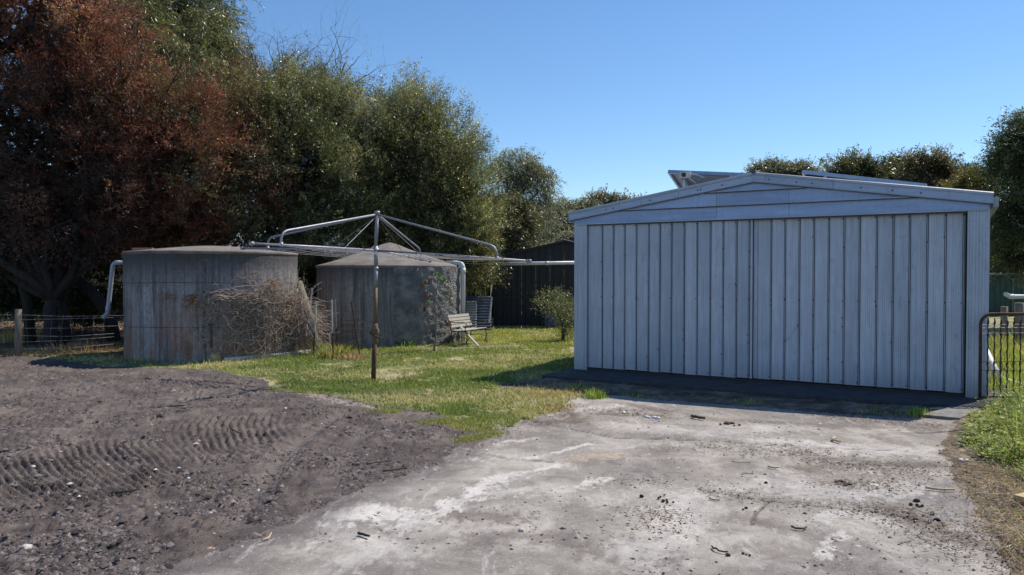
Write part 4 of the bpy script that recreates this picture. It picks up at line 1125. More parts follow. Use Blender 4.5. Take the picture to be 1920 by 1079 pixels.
# barge boards in lengths with a top roll
def barge(xa, xb, lab=None):
    mb = MB()
    def P(x, y, o): return (x, y, gz(x)+o)
    prof = [(-.052,-.125),(-.085,-.125),(-.088,-.112),(-.082,-.108),(-.084,-.022),(-.10,-.018),(-.104,.012)]
    cp = MB(); pr2 = [(-.104,.0125),(-.088,.0225),(.02,.0225)]
    for (y,o),(y2,o2) in zip(pr2[:-1], pr2[1:]): cp.poly([P(xa,y,o),P(xb,y,o),P(xb,y2,o2),P(xa,y2,o2)])
    SB(cp, 'barge_capping', M['barge_top'])
    for (y,o),(y2,o2) in zip(prof[:-1], prof[1:]): mb.poly([P(xa,y,o),P(xb,y,o),P(xb,y2,o2),P(xa,y2,o2)])
    bb = SB(mb, 'barge_board', M['shedtrim']); le = MB(); le.poly([P(xa,-.0895,-.131),P(xb,-.0895,-.131),P(xb,-.0895,-.121),P(xa,-.0895,-.121)]); SB(le, 'lower_shadow', M['shadowedge'], bb)  # dark line along the barge bottom, drawn as shadow like the laps
    for _ in range(3):
        sx = random.uniform(xa+.1,xb-.1); sw = MB(); sw.box((sx-.008,-.094,gz(sx)-.075),(sx+.008,-.084,gz(sx)-.06)); SB(sw, 'screw', M['screw'], bb)
for a, b in ((-.10, xof(1275)-.004), (xof(1275), W/2-.0015), (W/2+.0015, xof(1563)-.004), (xof(1563), W+.05)): barge(a, b)
# barge end caps: the box ends of the gutter
for x, s in ((-.10,-1),(W+.05,1)):
    m = MB(); z = gz(x)
    m.poly([(x,-.10,z-.125),(x,-.10,z+.02),(x,.30,z+.02),(x,.30,z-.125)])
    SB(m, 'barge_end', M['shedtrim'])
# roof sheets with ribs and eave gutters
for s in (0,1):
    xe = -.09 if s == 0 else W+.045; mb = MB(); y = .03
    while y < 7.4:
        y2 = min(y+.19, 7.4)
        pr = [(y,0),(y2-.03,0),(y2-.022,.025),(y2-.008,.025),(y2,0)]
        for (a,o),(b,o2) in zip(pr[:-1], pr[1:]):
            mb.poly([(xe,a,gz(xe)+o),(W/2,a,HR+.012+o),(W/2,b,HR+.012+o2),(xe,b,gz(xe)+o2)])
        y = y2
    SB(mb, 'roof', M['roofedge'])
    mb = MB(); x0, x1 = (xe-.02, xe+.07) if s == 0 else (xe-.0, xe+.06)
    z = gz(xe)-.035
    for yy in [0]:
        mb.poly([(x0,.0,z),(x0,7.4,z),(x0,7.4,z-.11),(x0,.0,z-.11)]); mb.poly([(x0,.0,z-.11),(x0,7.4,z-.11),(x1,7.4,z-.12),(x1,0,z-.12)]); mb.poly([(x1,.0,z-.12),(x1,7.4,z-.12),(x1,7.4,z),(x1,0,z)])
        mb.poly([(x0,.0,z),(x0,0,z-.11),(x1,0,z-.12),(x1,0,z)])
    SB(mb, 'gutter', M['roofedge'])
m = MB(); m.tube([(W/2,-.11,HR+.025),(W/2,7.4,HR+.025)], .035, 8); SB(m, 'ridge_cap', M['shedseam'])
# slab the shed stands on
k = N('apron'); k.base(k.mix(k.ramp(k.noise(5,5,.7), [(.35,0.),(.7,1.)]), (.045,.046,.052), (.085,.082,.085))).set(.9,0,.3); k.bump(k.noise(60,4,.7), .3, .003)
m = MB(); c = [SL(-.12,-.95,0), SL(6.05,-.75,0), SL(6.05,7.5,0), SL(-.12,7.5,0)]
m.hexa([(p.x,p.y,-.12) for p in c]+[(p.x,p.y,.045) for p in c]); tag(m.build('shed_slab', k.m, bevel=.012), kind='structure')
m = MB(); a, b = G(1690,779), G(1800,767)
m.hexa([(*G(1725,783),-.02),(*G(1800,790),-.02),(*G(1850,768),-.02),(*G(1780,768),-.02),(*G(1725,783),.035),(*G(1800,790),.035),(*G(1850,768),.035),(*G(1780,768),.035)])
M['greyslab'] = simple('greyslab', (.20,.19,.18), .95, var=.3, scale=12, bump=.4)
tag(m.build('concrete_offcut', M['greyslab'], loc=(*G(1790,778),0)), 'flat broken concrete piece at the right front corner of the shed slab', 'concrete slab')

# solar panels
M['alu'] = simple('alu', (.50,.52,.55), .35, .7, var=.15, scale=12)
M['panelback'] = simple('panelback', (.60,.61,.64), .6, var=.15, scale=8)
M['cell'] = simple('cell', (.012,.016,.035), .12, .0, var=.2, scale=30)
def solar(A, u, v, lab, dark=False, box=False, group='solar panels on the shed roof'):
    A = Vector(A); u = Vector(u); v = Vector(v); n = u.cross(v).normalized()
    if n.z < 0: n = -n
    t = thing('solar_panel', lab, 'solar panel', tuple(A), 0, group)
    def hx(o0, o1, s0, s1, n0, n1):
        c = []
        for nn in (n0, n1):
            for a, b in ((o0,s0),(o1,s0),(o1,s1),(o0,s1)): c.append(A+u*a+v*b+n*nn)
        return c
    uL, vL = u.length, v.length; fu, fv = .035/uL, .035/vL
    m = MB()
    m.hexa(hx(0,1,0,fv,-.055,.002)); m.hexa(hx(0,1,1-fv,1,-.055,.002)); m.hexa(hx(0,fu,fv,1-fv,-.055,.002)); m.hexa(hx(1-fu,1,fv,1-fv,-.055,.002))
    m.build('frame', M['alu'], t, world=True)
    m = MB(); m.hexa(hx(fu,1-fu,fv,1-fv,-.012,-.008)); m.build('backsheet', M['blackplastic'] if dark else M['panelback'], t, world=True)
    nx, ny = 6, 4; cm = {}
    for i in range(nx):
        for j in range(ny):
            a0 = fu+(1-2*fu)*(i+.04)/nx; a1 = fu+(1-2*fu)*(i+.96)/nx; b0 = fv+(1-2*fv)*(j+.04)/ny; b1 = fv+(1-2*fv)*(j+.96)/ny
            if 'm' not in cm:
                m = MB(); o = A+u*a0+v*b0; m.hexa([p-o for p in hx(a0,a1,b0,b1,-.007,-.003)]); cm['m'] = m.mesh('cell', M['cell'])
            o = bpy.data.objects.new('cell', cm['m']); col.objects.link(o); o.parent = t; o.location = u*a0+v*b0
    # legs and rails
    for f in (.2,.8):
        m = MB(); m.beam(A+u*f+v*.02-n*.06, A+u*f+v*.98-n*.06, .04, .035); m.build('rail', M['alu'], t, world=True)
        for g in (.06,.9):
            p = A+u*f+v*g-n*.07; loc = p-SO_; sx = loc.dot(e1); zr = gz(sx)+.03
            if p.z-zr > .02:
                m = MB(); m.beam(p, Vector((p.x,p.y,zr)), .03, .03, (1,0,0)); m.build('leg', M['alu'], t, world=True)
    return t
A = Vector((*[0,0],0))
def atdepth(px, py, Y): return Vector(D(px, py, Y))
A1 = atdepth(1253,319,12.45); B1 = atdepth(1403,325,11.75)
solar(A1, B1-A1, Vector((.506*.95,.862*.95,-.34)), 'tilted solar panel on the left roof slope seen from its underside, silver frame')
A2 = atdepth(1505,319,11.15); B2 = atdepth(1738,345,10.25)
solar(A2, B2-A2, Vector((.506*.95,.862*.95,-.20)), 'tilted solar panel low over the right roof slope, dark underside with cell grid', dark=True)
c = Vector(D(1285,329,12.2)); t = thing('roof_floodlight', 'small cream box with a dark round hole under the left end of the solar panel', 'junction box', tuple(c))
m = MB(); Mx = Matrix.Translation(c) @ Matrix.Rotation(-.35, 4, 'Z'); m.box((-.09,-.05,-.05),(.09,.05,.05), Mx); m.build('housing', M['whitepaint'], t, world=True, bevel=.006)
m = MB(); pts = [Mx @ Vector((-.02+.032*math.cos(a),-.056,.032*math.sin(a))) for a in [i*.5236 for i in range(12)]]; m.poly(pts); m.tube([pts[i] for i in range(12)]+[pts[0]], .005, 5); m.build('lens', M['blackplastic'], t, world=True)
m = MB(); m.tube([Mx @ Vector((.05,.05,-.03)), Mx @ Vector((.16,.1,-.12)), Mx @ Vector((.2,.2,-.30))], .018, 6); m.tube([Mx @ Vector((.09,0,.02)), Mx @ Vector((.2,.02,.0)), Mx @ Vector((.3,.0,-.05))], .014, 6); m.build('bracket', M['alu'], t, world=True)

# ================================================================== TANKS
def tankmat(name, c, stain=.5, rustc=True):
    k = N(name)
    st = k.noise(2.2, 6, .75, k.coords((2.2,2.2,.16)))
    st2 = k.noise(7.0, 5, .75, k.coords((2.4,2.4,.07)))
    sp = k.noise(14, 6, .75)
    zc = k.n("ShaderNodeSeparateXYZ"); k.l(k.tc.outputs["Object"], zc.inputs[0]); z = zc.outputs[2]
    col_ = k.mix(k.ramp(st, [(.36,0.),(.64,1.)]), tuple(x*.36 for x in c), tuple(min(1,x*1.45) for x in c))
    col_ = k.mix(k.ramp(st2, [(.50,0.),(.64,.6)]), col_, tuple(x*1.6 for x in c))
    col_ = k.mix(k.ramp(st2, [(.34,.75),(.46,0.)]), col_, tuple(x*.3 for x in c))
    col_ = k.mix(k.ramp(sp, [(.45,0.),(.62,.5)]), col_, tuple(x*.45 for x in c))
    # black weathering running down from the rim
    top = k.ramp(k.math('ADD', z, k.math('MULTIPLY', st, .9)), [(0.0,0.),(1.0,1.)])
    t2 = k.n("ShaderNodeMapRange"); t2.inputs[1].default_value = 1.72; t2.inputs[2].default_value = 2.25
    k.l(k.math('ADD', z, k.math('MULTIPLY', st, .8)), t2.inputs[0])
    col_ = k.mix(k.math('MULTIPLY', t2.outputs[0], .88), col_, tuple(x*.22 for x in c))
    if rustc:
        rn = k.noise(1.4, 5, .7, k.coords((1.6,1.6,.45)))
        t3 = k.n("ShaderNodeMapRange"); t3.inputs[1].default_value = 1.5; t3.inputs[2].default_value = .35
        k.l(k.math('ADD', z, k.math('MULTIPLY', rn, .3)), t3.inputs[0])
        f = k.math('MULTIPLY', k.ramp(rn, [(.46,0.),(.60,1.)]), t3.outputs[0])
        col_ = k.mix(k.math('MULTIPLY', f, .8), col_, (.30,.15,.085))
        bl = k.noise(1.1, 5, .7, k.coords((1,1,.7))); col_ = k.mix(k.ramp(bl, [(.56,0.),(.64,.55)]), col_, (.085,.07,.06))
    k.base(col_).set(.93, 0, .25)
    k.bump(k.math('ADD', sp, k.noise(45,5,.8)), .9, .012)
    return k.m
M['tank1'] = tankmat('tank1', (.34,.315,.315)); M['tank2'] = tankmat('tank2', (.265,.25,.245), rustc=False)
k = N('roughcast'); v = k.n("ShaderNodeTexVoronoi"); v.inputs["Scale"].default_value = 26; k.l(k.tc.outputs["Object"], v.inputs["Vector"])
k.base(k.mix(k.ramp(k.noise(3,5,.7), [(.4,0.),(.65,1.)]), (.17,.165,.165), (.36,.345,.33))).set(.95,0,.2); k.bump(k.math('ADD', v.outputs[0], k.noise(20,6,.8)), 1.0, .04); M['roughcast'] = k.m
M['cone'] = simple('cone', (.25,.225,.195), .95, var=.3, scale=3, bump=.7, c2=(.115,.10,.09))
def tank(c, r, h, cone, lab, mt, rim=.0, prof=None):
    t = thing('concrete_water_tank', lab, 'water tank', (c[0],c[1],0), 0, 'old concrete rainwater tanks')
    # wall with slightly uneven radius and board mark rings
    seg, rows = 96, 26; V = []
    for i in range(rows+1):
        z = -.08+(h+.08)*i/rows
        for j in range(seg):
            a = 2*math.pi*j/seg; rr = r*(1+.004*math.sin(3*a+z)+.003*math.sin(7*a)) + .004*math.sin(z*14)
            V.append((rr*math.cos(a), rr*math.sin(a), z))
    F = [(i*seg+j, i*seg+(j+1)%seg, (i+1)*seg+(j+1)%seg, (i+1)*seg+j) for i in range(rows) for j in range(seg)]
    np_mesh('tank_wall', V, F, mt, parent=t, smooth=True)
    m = MB(); m.lathe([(r-.02,h-.055),(r+.018,h-.05),(r+.02,h-.004),(r+.004,h+.012)]+prof+[(.02,cone)], seg=72); m.build('domed_lid', M['cone'], t, smooth=True)
    return t
t1 = tank((-5.94,14.86), 1.60, 1.99, 2.13, 'wide concrete tank overgrown with dead vine, left of the clothesline', M['tank1'], prof=[(1.3,2.03),(1.0,2.065),(.6,2.105),(.25,2.13)])
t2 = tank((-2.91,17.79), 1.70, 1.76, 2.32, 'far concrete tank with a steep conical lid, behind the clothesline pole', M['tank2'], prof=[(1.4,1.85),(1.0,1.98),(.7,2.08),(.45,2.165),(.3,2.23),(.18,2.28),(.08,2.305)])
# roughcast repair on tank 2, faces right and towards camera
def rough_patch():
    V = []; F = []; a0, a1 = R(-78), R(-8); na, nz = 90, 60; r0 = 1.70
    for i in range(nz+1):
        z = -.05+(1.73+.05)*i/nz
        for j in range(na+1):
            f = j/na; a = a0+(a1-a0)*f
            bulge = .055*min(1, f*14)*min(1,(1-f)*10)
            x, y = r0*math.cos(a), r0*math.sin(a)
            nn = (vnoise(np.array([a*r0]), np.array([z]), .09, 3, 91)[0]-.5)*.05*min(1,f*14)
            rr = r0+.006+bulge+nn; V.append((rr*math.cos(a), rr*math.sin(a), z))
    w = na+1
    F = [(i*w+j, i*w+j+1, (i+1)*w+j+1, (i+1)*w+j) for i in range(nz) for j in range(na)]
    o = np_mesh('render_patch', V, F, M['roughcast'], parent=t2); o['label'] = 'rough thick cement patch on the right side of the tank'
rough_patch()
# ring wires round tank 1 and hatch bricks on top
for z in (.62, 1.42):
    m = MB(); m.tube([(1.615*math.cos(a),1.615*math.sin(a),z+.01*math.sin(3*a)) for a in [R(180+2.5*i) for i in range(73)]], .0028, 4); m.build('hoop_wire', M['iron'], t1)
for i,(dx,dy,rz) in enumerate([(0,0,.1),(.16,.12,.5)]):
    p = Vector(D(276+i*-22,474.5,14.7)); m = MB(); m.box((-.115,-.055,0),(.115,.055,.07), Matrix.Rotation(rz,4,'Z'))
    tag(m.build('brick', M['brick'], loc=(0,0,0), bevel=.006), ['red brick lying on the left rim of the vine covered tank','dark brick half hidden left of the red brick on the tank rim'][i], 'brick').location = (p.x, p.y+dy, 2.02)
# pipes
def pipe(name, lab, pts, r, mt, elbows=(), cat='pipe'):
    t = thing(name, lab, cat, tuple(pts[0]))
    P = [Vector(p) for p in pts]; out = [P[0]]
    for i in range(1, len(P)-1):
        a = (P[i-1]-P[i]).normalized(); b = (P[i+1]-P[i]).normalized(); k_ = min(r*2.2, (P[i-1]-P[i]).length*.4, (P[i+1]-P[i]).length*.4)
        for s in range(6):
            f = s/5; out.append((P[i]+a*k_)*(1-f)**2+P[i]*2*f*(1-f)+(P[i]+b*k_)*f*f)
    out.append(P[-1]); m = MB(); m.tube(out, r, 12); m.build('pipe_run', mt, t, smooth=True, world=True)
    for e in elbows:
        a, b = Vector(e[0]), Vector(e[1]); m = MB(); m.tube([a,b], r*1.16, 12); m.build('socket', mt, t, smooth=True, world=True)
    return t
q = lambda px,py,Y: Vector(D(px,py,Y))
pipe('overflow_pipe', 'grey overflow pipe dropping from the left side of the vine covered tank', [q(240,493,15.0),q(212,493,15.0),q(202,588,15.0),q(193,596,14.9)], .042, M['greypvc'], [(q(216,493,15),q(226,493,15)),(q(203,575,15),q(202.3,586,15))])
pipe('downpipe', 'white pvc pipe looping over the right edge of the far tank to the ground', [q(838,494,17.6),q(868,494.5,17.3),q(868,648,17.3)], .055, M['pvc'], [(q(849,494,17.5),q(858,494.3,17.4)),(q(868,503,17.3),q(868,514,17.3))])
pipe('horizontal_pipe', 'long cream pipe running level across the front of the black shed', [q(925,495.5,21.6),q(1105,492.5,21.6)], .05, M['pvc'], [(q(1022,494,21.6),q(1029,494,21.6))])
pipe('elbow_pipe', 'white pipe with a down turned elbow in front of the green fence at right', [q(2080,558,14.6),q(1893,556.5,14.6),q(1886,552,14.4)], .042, M['pvc'], [(q(1893,556.5,14.6),q(1901,556.5,14.6))])
m = None
pipe('ground_pipe', 'white pipe slanting down to the grass behind the rusty gate', [q(1846,655,10.9),q(1868,700,10.6),q(1876,712,10.6),q(1960,738,10.3),q(2100,760,10.0)], .05, M['pvc'], [(q(1862,690,10.68),q(1868,702,10.6))])
p0, p1 = Vector((*G(421,680),.045)), Vector((*G(581,664),.045))
pipe('fallen_pipe', 'peeling white pole lying on the grass in front of the vine covered tank', [p0, (p0+p1)/2+Vector((0,0,-.004)), p1], .04, M['whitepaint'])

# ================================================================== DEAD VINE
def vine():
    c = Vector((-5.94,14.86,0)); t = thing('dead_vine', 'tangled mat of dry grey brown vine covering the right half of the near tank', 'vine', tuple(c))
    g = random.Random(4)
    def onw(a, z, o): return Vector((c.x+(1.6+o)*math.cos(a), c.y+(1.6+o)*math.sin(a), z))
    def px2a(px):  # angle on wall for photo column
        best = min((abs(960+1400*onw(a,1,0).x/onw(a,1,0).y-px), a) for a in [R(-100-70+i*.5) for i in range(0,360)] if onw(a,1,0).y < c.y+.4)
        return best[1]
    def strands(n, x0, x1, z0, z1, L, r, mb, off=(.01,.14), droop=.5, dens=None):
        for _ in range(n):
            px = x0+(x1-x0)*(g.random() if dens is None else dens(g)); a = px2a(px); z = g.uniform(z0,z1); o = g.uniform(*off)
            da = g.gauss(0,.05); dz = g.gauss(0,.05); pts = []; k = g.randint(7,13); st = L/k*g.uniform(.6,1.5)
            th = g.uniform(0,6.28); cv = g.gauss(0,.35)
            for i in range(k):
                pts.append(onw(a,z,o)); th += cv+g.gauss(0,.75)
                a += math.cos(th)*st/1.6; z += math.sin(th)*st-droop*st*.4; o = min(max(o+g.gauss(0,.02), .006), off[1]+.05); z = max(z, .02)
            rr = r*g.uniform(.3,.95); mb.tube(pts, [rr*(1-.6*i/k) for i in range(k)], 3, cap=False)
    mb = MB()
    strands(340, 425, 556, .35, 1.28, .8, .0065, mb, (.01,.16), dens=lambda g: g.random()**.7)
    strands(260, 480, 556, .75, 1.36, .6, .005, mb, (.02,.24), droop=.2)
    strands(60, 370, 470, .7, 1.25, 1.0, .0065, mb, (.01,.10)); strands(26, 340, 400, .9, 1.2, .6, .006, mb, (.01,.08))
    strands(160, 480, 556, .1, .7, .6, .005, mb, (.01,.14), droop=.8); strands(14, 390, 440, .1, .5, .8, .006, mb, (.01,.12))
    strands(40, 430, 556, 1.2, 1.62, .7, .004, mb, (.01,.10), droop=-.3)
    for _ in range(26):   # long horizontal runners along the upper edge
        a = px2a(g.uniform(380,440)); z = g.uniform(1.08,1.28); pts = []; o = g.uniform(.02,.14)
        for i in range(16): pts.append(onw(a+i*.052,z,o)); z += g.gauss(0,.022); o = max(.01,o+g.gauss(0,.015))
        mb.tube(pts, [.0055*(1-.5*i/16) for i in range(16)], 3, cap=False)
    for x_ in (545,532,515,500,440,398):      # thick rooted stems climbing and forking
        a = px2a(x_); z = 0.02; pts = []; o = .03
        for i in range(11):
            pts.append(onw(a,z,o)); z += .115*g.uniform(.7,1.2); a += g.gauss(0,.022); o = max(.02,o+g.gauss(0,.012))
            if i in (4,6,8):
                b2 = a; z2 = z; p2 = []
                for j in range(8): p2.append(onw(b2,z2,o+.01*j)); z2 += g.uniform(.02,.08); b2 += g.choice((-1,1))*.02+(.03 if i % 4 else -.04)
                mb.tube(p2, [.009*(1-.8*j/8) for j in range(8)], 5, cap=False)
        mb.tube(pts, [.017*(1-.7*i/11) for i in range(11)], 6, cap=False)
    # curtain hanging off the right side over the leaning post
    for _ in range(620):
        px = 556+28*g.random()**1.2; zt = g.uniform(.5,1.3)*(1-(px-556)/75); p = Vector(D(px, 500, 14.75+g.uniform(-.3,.35))); p.z = zt; pts = []
        v = Vector((g.gauss(0,.5),g.gauss(0,.4),-.5))
        for i in range(9): pts.append(p.copy()); v += Vector((g.gauss(0,.5),g.gauss(0,.4),g.gauss(0,.5)-.08)); p = p+v.normalized()*.075; p.z = max(p.z,.02)
        mb.tube(pts, 0.003*g.uniform(.5,1.3), 3, cap=False)
    o = mb.build('vine_stems', M['deadwood'], t, world=True); o['kind'] = 'stuff'
    # brown curled leaves
    P = []
    for (x0,x1,z0,z1,n) in ((345,372,1.08,1.22,90),(320,330,1.1,1.2,16),(350,368,.98,1.15,60),(498,516,1.25,1.48,120),(520,545,.6,1.1,220),(430,556,.15,1.25,2300),(306,322,1.12,1.28,45),(556,585,.1,1.15,900)):
        for _ in range(n):
            px = g.uniform(x0,x1); zz = g.uniform(z0,z1)
            if px < 556: v = onw(px2a(px), zz, g.uniform(.02,.18))
            else: v = Vector(D(px,500,14.75+g.uniform(-.3,.3))); v.z = zz*(1-(px-556)/75)
            P.append((v, n not in (2300,900)))
    V = []; C = []; gg = np.random.default_rng(9)
    for v, org in P:
        s = g.uniform(.02,.055)*(1 if org else .75); a = unit(gg.normal(size=3)); b = unit(np.cross(a, gg.normal(size=3))); v = np.array(v)-np.array(c)
        V += [v, v+a*s*.5+b*s*.28, v+a*s, v+a*s*.5-b*s*.28]
        cc = (.34,.16,.05) if org else [(.17,.12,.10),(.26,.20,.165),(.13,.09,.075),(.30,.17,.10)][g.randint(0,3)]
        C += [cc]*4
    o = np_mesh('dry_leaves', np.array(V), np.arange(len(V)).reshape(-1,4), M['dryleaf'], parent=t, colors=np.array(C)*.9); o['kind'] = 'stuff'
    # green shoots at top right
    P = [onw(px2a(g.uniform(540,552)), g.uniform(1.05,1.5), g.uniform(.03,.12)) for _ in range(60)]
    V = []
    for v in P:
        s = g.uniform(.02,.045); a = unit(gg.normal(size=3)); b = unit(np.cross(a, gg.normal(size=3))); v = np.array(v)-np.array(c)
        V += [v, v+a*s*.5+b*s*.3, v+a*s, v+a*s*.5-b*s*.3]
    o = np_mesh('green_leaves', np.array(V), np.arange(len(V)).reshape(-1,4), M['leaf'], parent=t, colors=np.full((len(V),3),(.09,.15,.04))); o['kind'] = 'stuff'
vine()
# leaning post at the right of the tank, covered by the vine
M['lichenwood'] = simple('lichenwood', (.17,.165,.12), .95, var=.35, scale=12, bump=.6)
a, b = Vector((*G(598,670),-.05)), q(562,530,15.2)
m = MB(); m.tube([a, a.lerp(b,.5)+Vector((.03,0,.03)), b], [.075,.07,.06], 10); tag(m.build('leaning_post', M['lichenwood'], smooth=True, loc=tuple(a)), 'thick lichen green post leaning against the vine at the right of the near tank', 'post')
# wire trellis on the tank's left
def trellis():
    p = q(246,600,14.05); t = thing('wire_lattice', 'dark diamond wire lattice scrap against the left side of the near tank', 'wire mesh', tuple(p)); m = MB()
    for i in range(-7,8):
        for s in (1,-1):
            f = i/7*.5; a = Vector((p.x+f*.55-.02, p.y, p.z)); L = .27*(1-abs(f))
            m.tube([a+Vector((-.10*s,0,-L)), a+Vector((.10*s,0,L))], .0035, 3)
    m.build('mesh_wires', M['iron'], t, world=True)
    m = MB(); P_ = [q(243,545,14.0),q(262,588,13.75),q(245,640,13.9),q(233,610,14.2)]
    m.tube(P_+[P_[0]], .007, 4); m.build('frame', M['iron'], t, world=True)
trellis()
# dark tap pole and stumps at the foot
m = MB(); a = Vector((*G(397,675),0)); m.tube([a, q(396,640,13.2), q(396,607,13.22)], .014, 6); m.tube([q(389,611,13.2),q(403,607,13.2)], .012, 6)
tag(m.build('standpipe', M['rust'], loc=tuple(a)), 'thin rusty standpipe against the vine covered tank above the stumps', 'standpipe')
def log(px, py, r, h, lab, endm, sidem, tilt=0, rz=0, name='log_offcut'):
    p = Vector((*G(px,py),0)); t = thing(name, lab, 'log', tuple(p)); Mx = Matrix.Translation(p) @ Matrix.Rotation(rz,4,'Z') @ Matrix.Rotation(tilt,4,'X')
    m = MB(); V = []
    for z, rr in ((0,r*1.05),(h*.5,r),(h-.006,r*.98),(h,r*.94)):
        for i in range(16): a_ = i*math.pi/8; r_ = rr*(1+.05*math.sin(3*a_)); V.append(Mx @ Vector((r_*math.cos(a_), r_*math.sin(a_), z)))
    m.v = [tuple(v) for v in V]; m.f = [(k_*16+i, k_*16+(i+1)%16, (k_+1)*16+(i+1)%16, (k_+1)*16+i) for k_ in range(3) for i in range(16)]
    m.build('bark', sidem, t, smooth=True, world=True)
    m = MB(); m.v = [tuple(v) for v in V[48:]]; m.f = [tuple(range(16))]; m.build('cut_end', endm, t, world=True)
M['cutwood'] = simple('cutwood', (.52,.36,.18), .85, var=.25, scale=14)
log(404,679,.085,.17,'pale freshly cut log standing left of the round stump by the near tank', M['cutwood'], M['cutwood'], .35, .4)
log(422,676,.105,.13,'low round stump with a grey cut top beside the pale cut log', M['lichenwood'], M['timberdark'])
m = MB(); a = Vector((*G(392,672),0))
for pts in ([(392,672),(384,655),(386,640),(392,635)],[(400,673),(406,655),(412,650),(416,662)],[(396,672),(404,650),(400,640)]):
    m.tube([q(x,y,13.35) for x,y in pts], .008, 5)
tag(m.build('curled_stems', M['deadwood'], loc=tuple(a)), 'pale curled dead stems arching out beside the pale cut log', 'dead stems')

# ================================================================== STAKES AND WIRE RING
def stake(top, bot, Y, r, mt, lab, topm=None):
    a, b = Vector(D(*bot,Y)), Vector(D(*top,Y)); a.z = -.1
    t = thing('garden_stake', lab, 'stake', (a.x,a.y,0), 0, 'stakes round the rusty wire ring'); mid = a.lerp(b,.5)
    m = MB(); m.tube([a, mid], r, 6); m.build('lower_length', mt, t, world=True)
    m = MB(); m.tube([mid, b], r, 6); m.tube([b-(b-mid).normalized()*.03, b+(b-mid).normalized()*.004], r*1.25, 6); m.build('upper_length', topm or mt, t, world=True)
stake((593,566),(587,676),14.1,.017,M['rust'],'straight stake left of the ring with a white painted top',M['whitepaint'])
stake((622,563),(625,682),13.7,.014,M['rust'],'thin front stake of the ring, white above and rust red below',M['whitepaint'])
stake((628,562),(633,644),15.4,.016,M['iron'],'grey capped stake standing just behind the thin front stake',M['galv'])
stake((659,567),(677,671),13.9,.016,M['rust'],'dark rusty stake leaning left at the right side of the ring')
stake((585,541),(574,592),15.6,.018,M['galv'],'short pale stake leaning right behind the dead vine',M['greypvc'])
stake((617,625),(620,663),14.6,.012,M['iron'],'short dark stake between the thin stakes of the ring',M['whitepaint'])
p = Vector(D(634,645,14.4)); t = thing('wire_ring', 'rusty sagging wire netting ring between the stakes', 'wire netting', (p.x,p.y,0)); m = MB()
for z in (.30,.42,.54,.66):
    m.tube([(p.x+.47*math.cos(a), p.y+.42*math.sin(a), z*1.0+.02*math.sin(3*a+z*9)) for a in [i*.2094 for i in range(31)]], .0032, 3, cap=False)
for i in range(22):
    a = i*.2856; m.tube([(p.x+.47*math.cos(a)+random.gauss(0,.01), p.y+.42*math.sin(a), .28),(p.x+.47*math.cos(a), p.y+.42*math.sin(a), .68)], .0025, 3, cap=False)
o = m.build('netting', M['rust'], t, world=True)

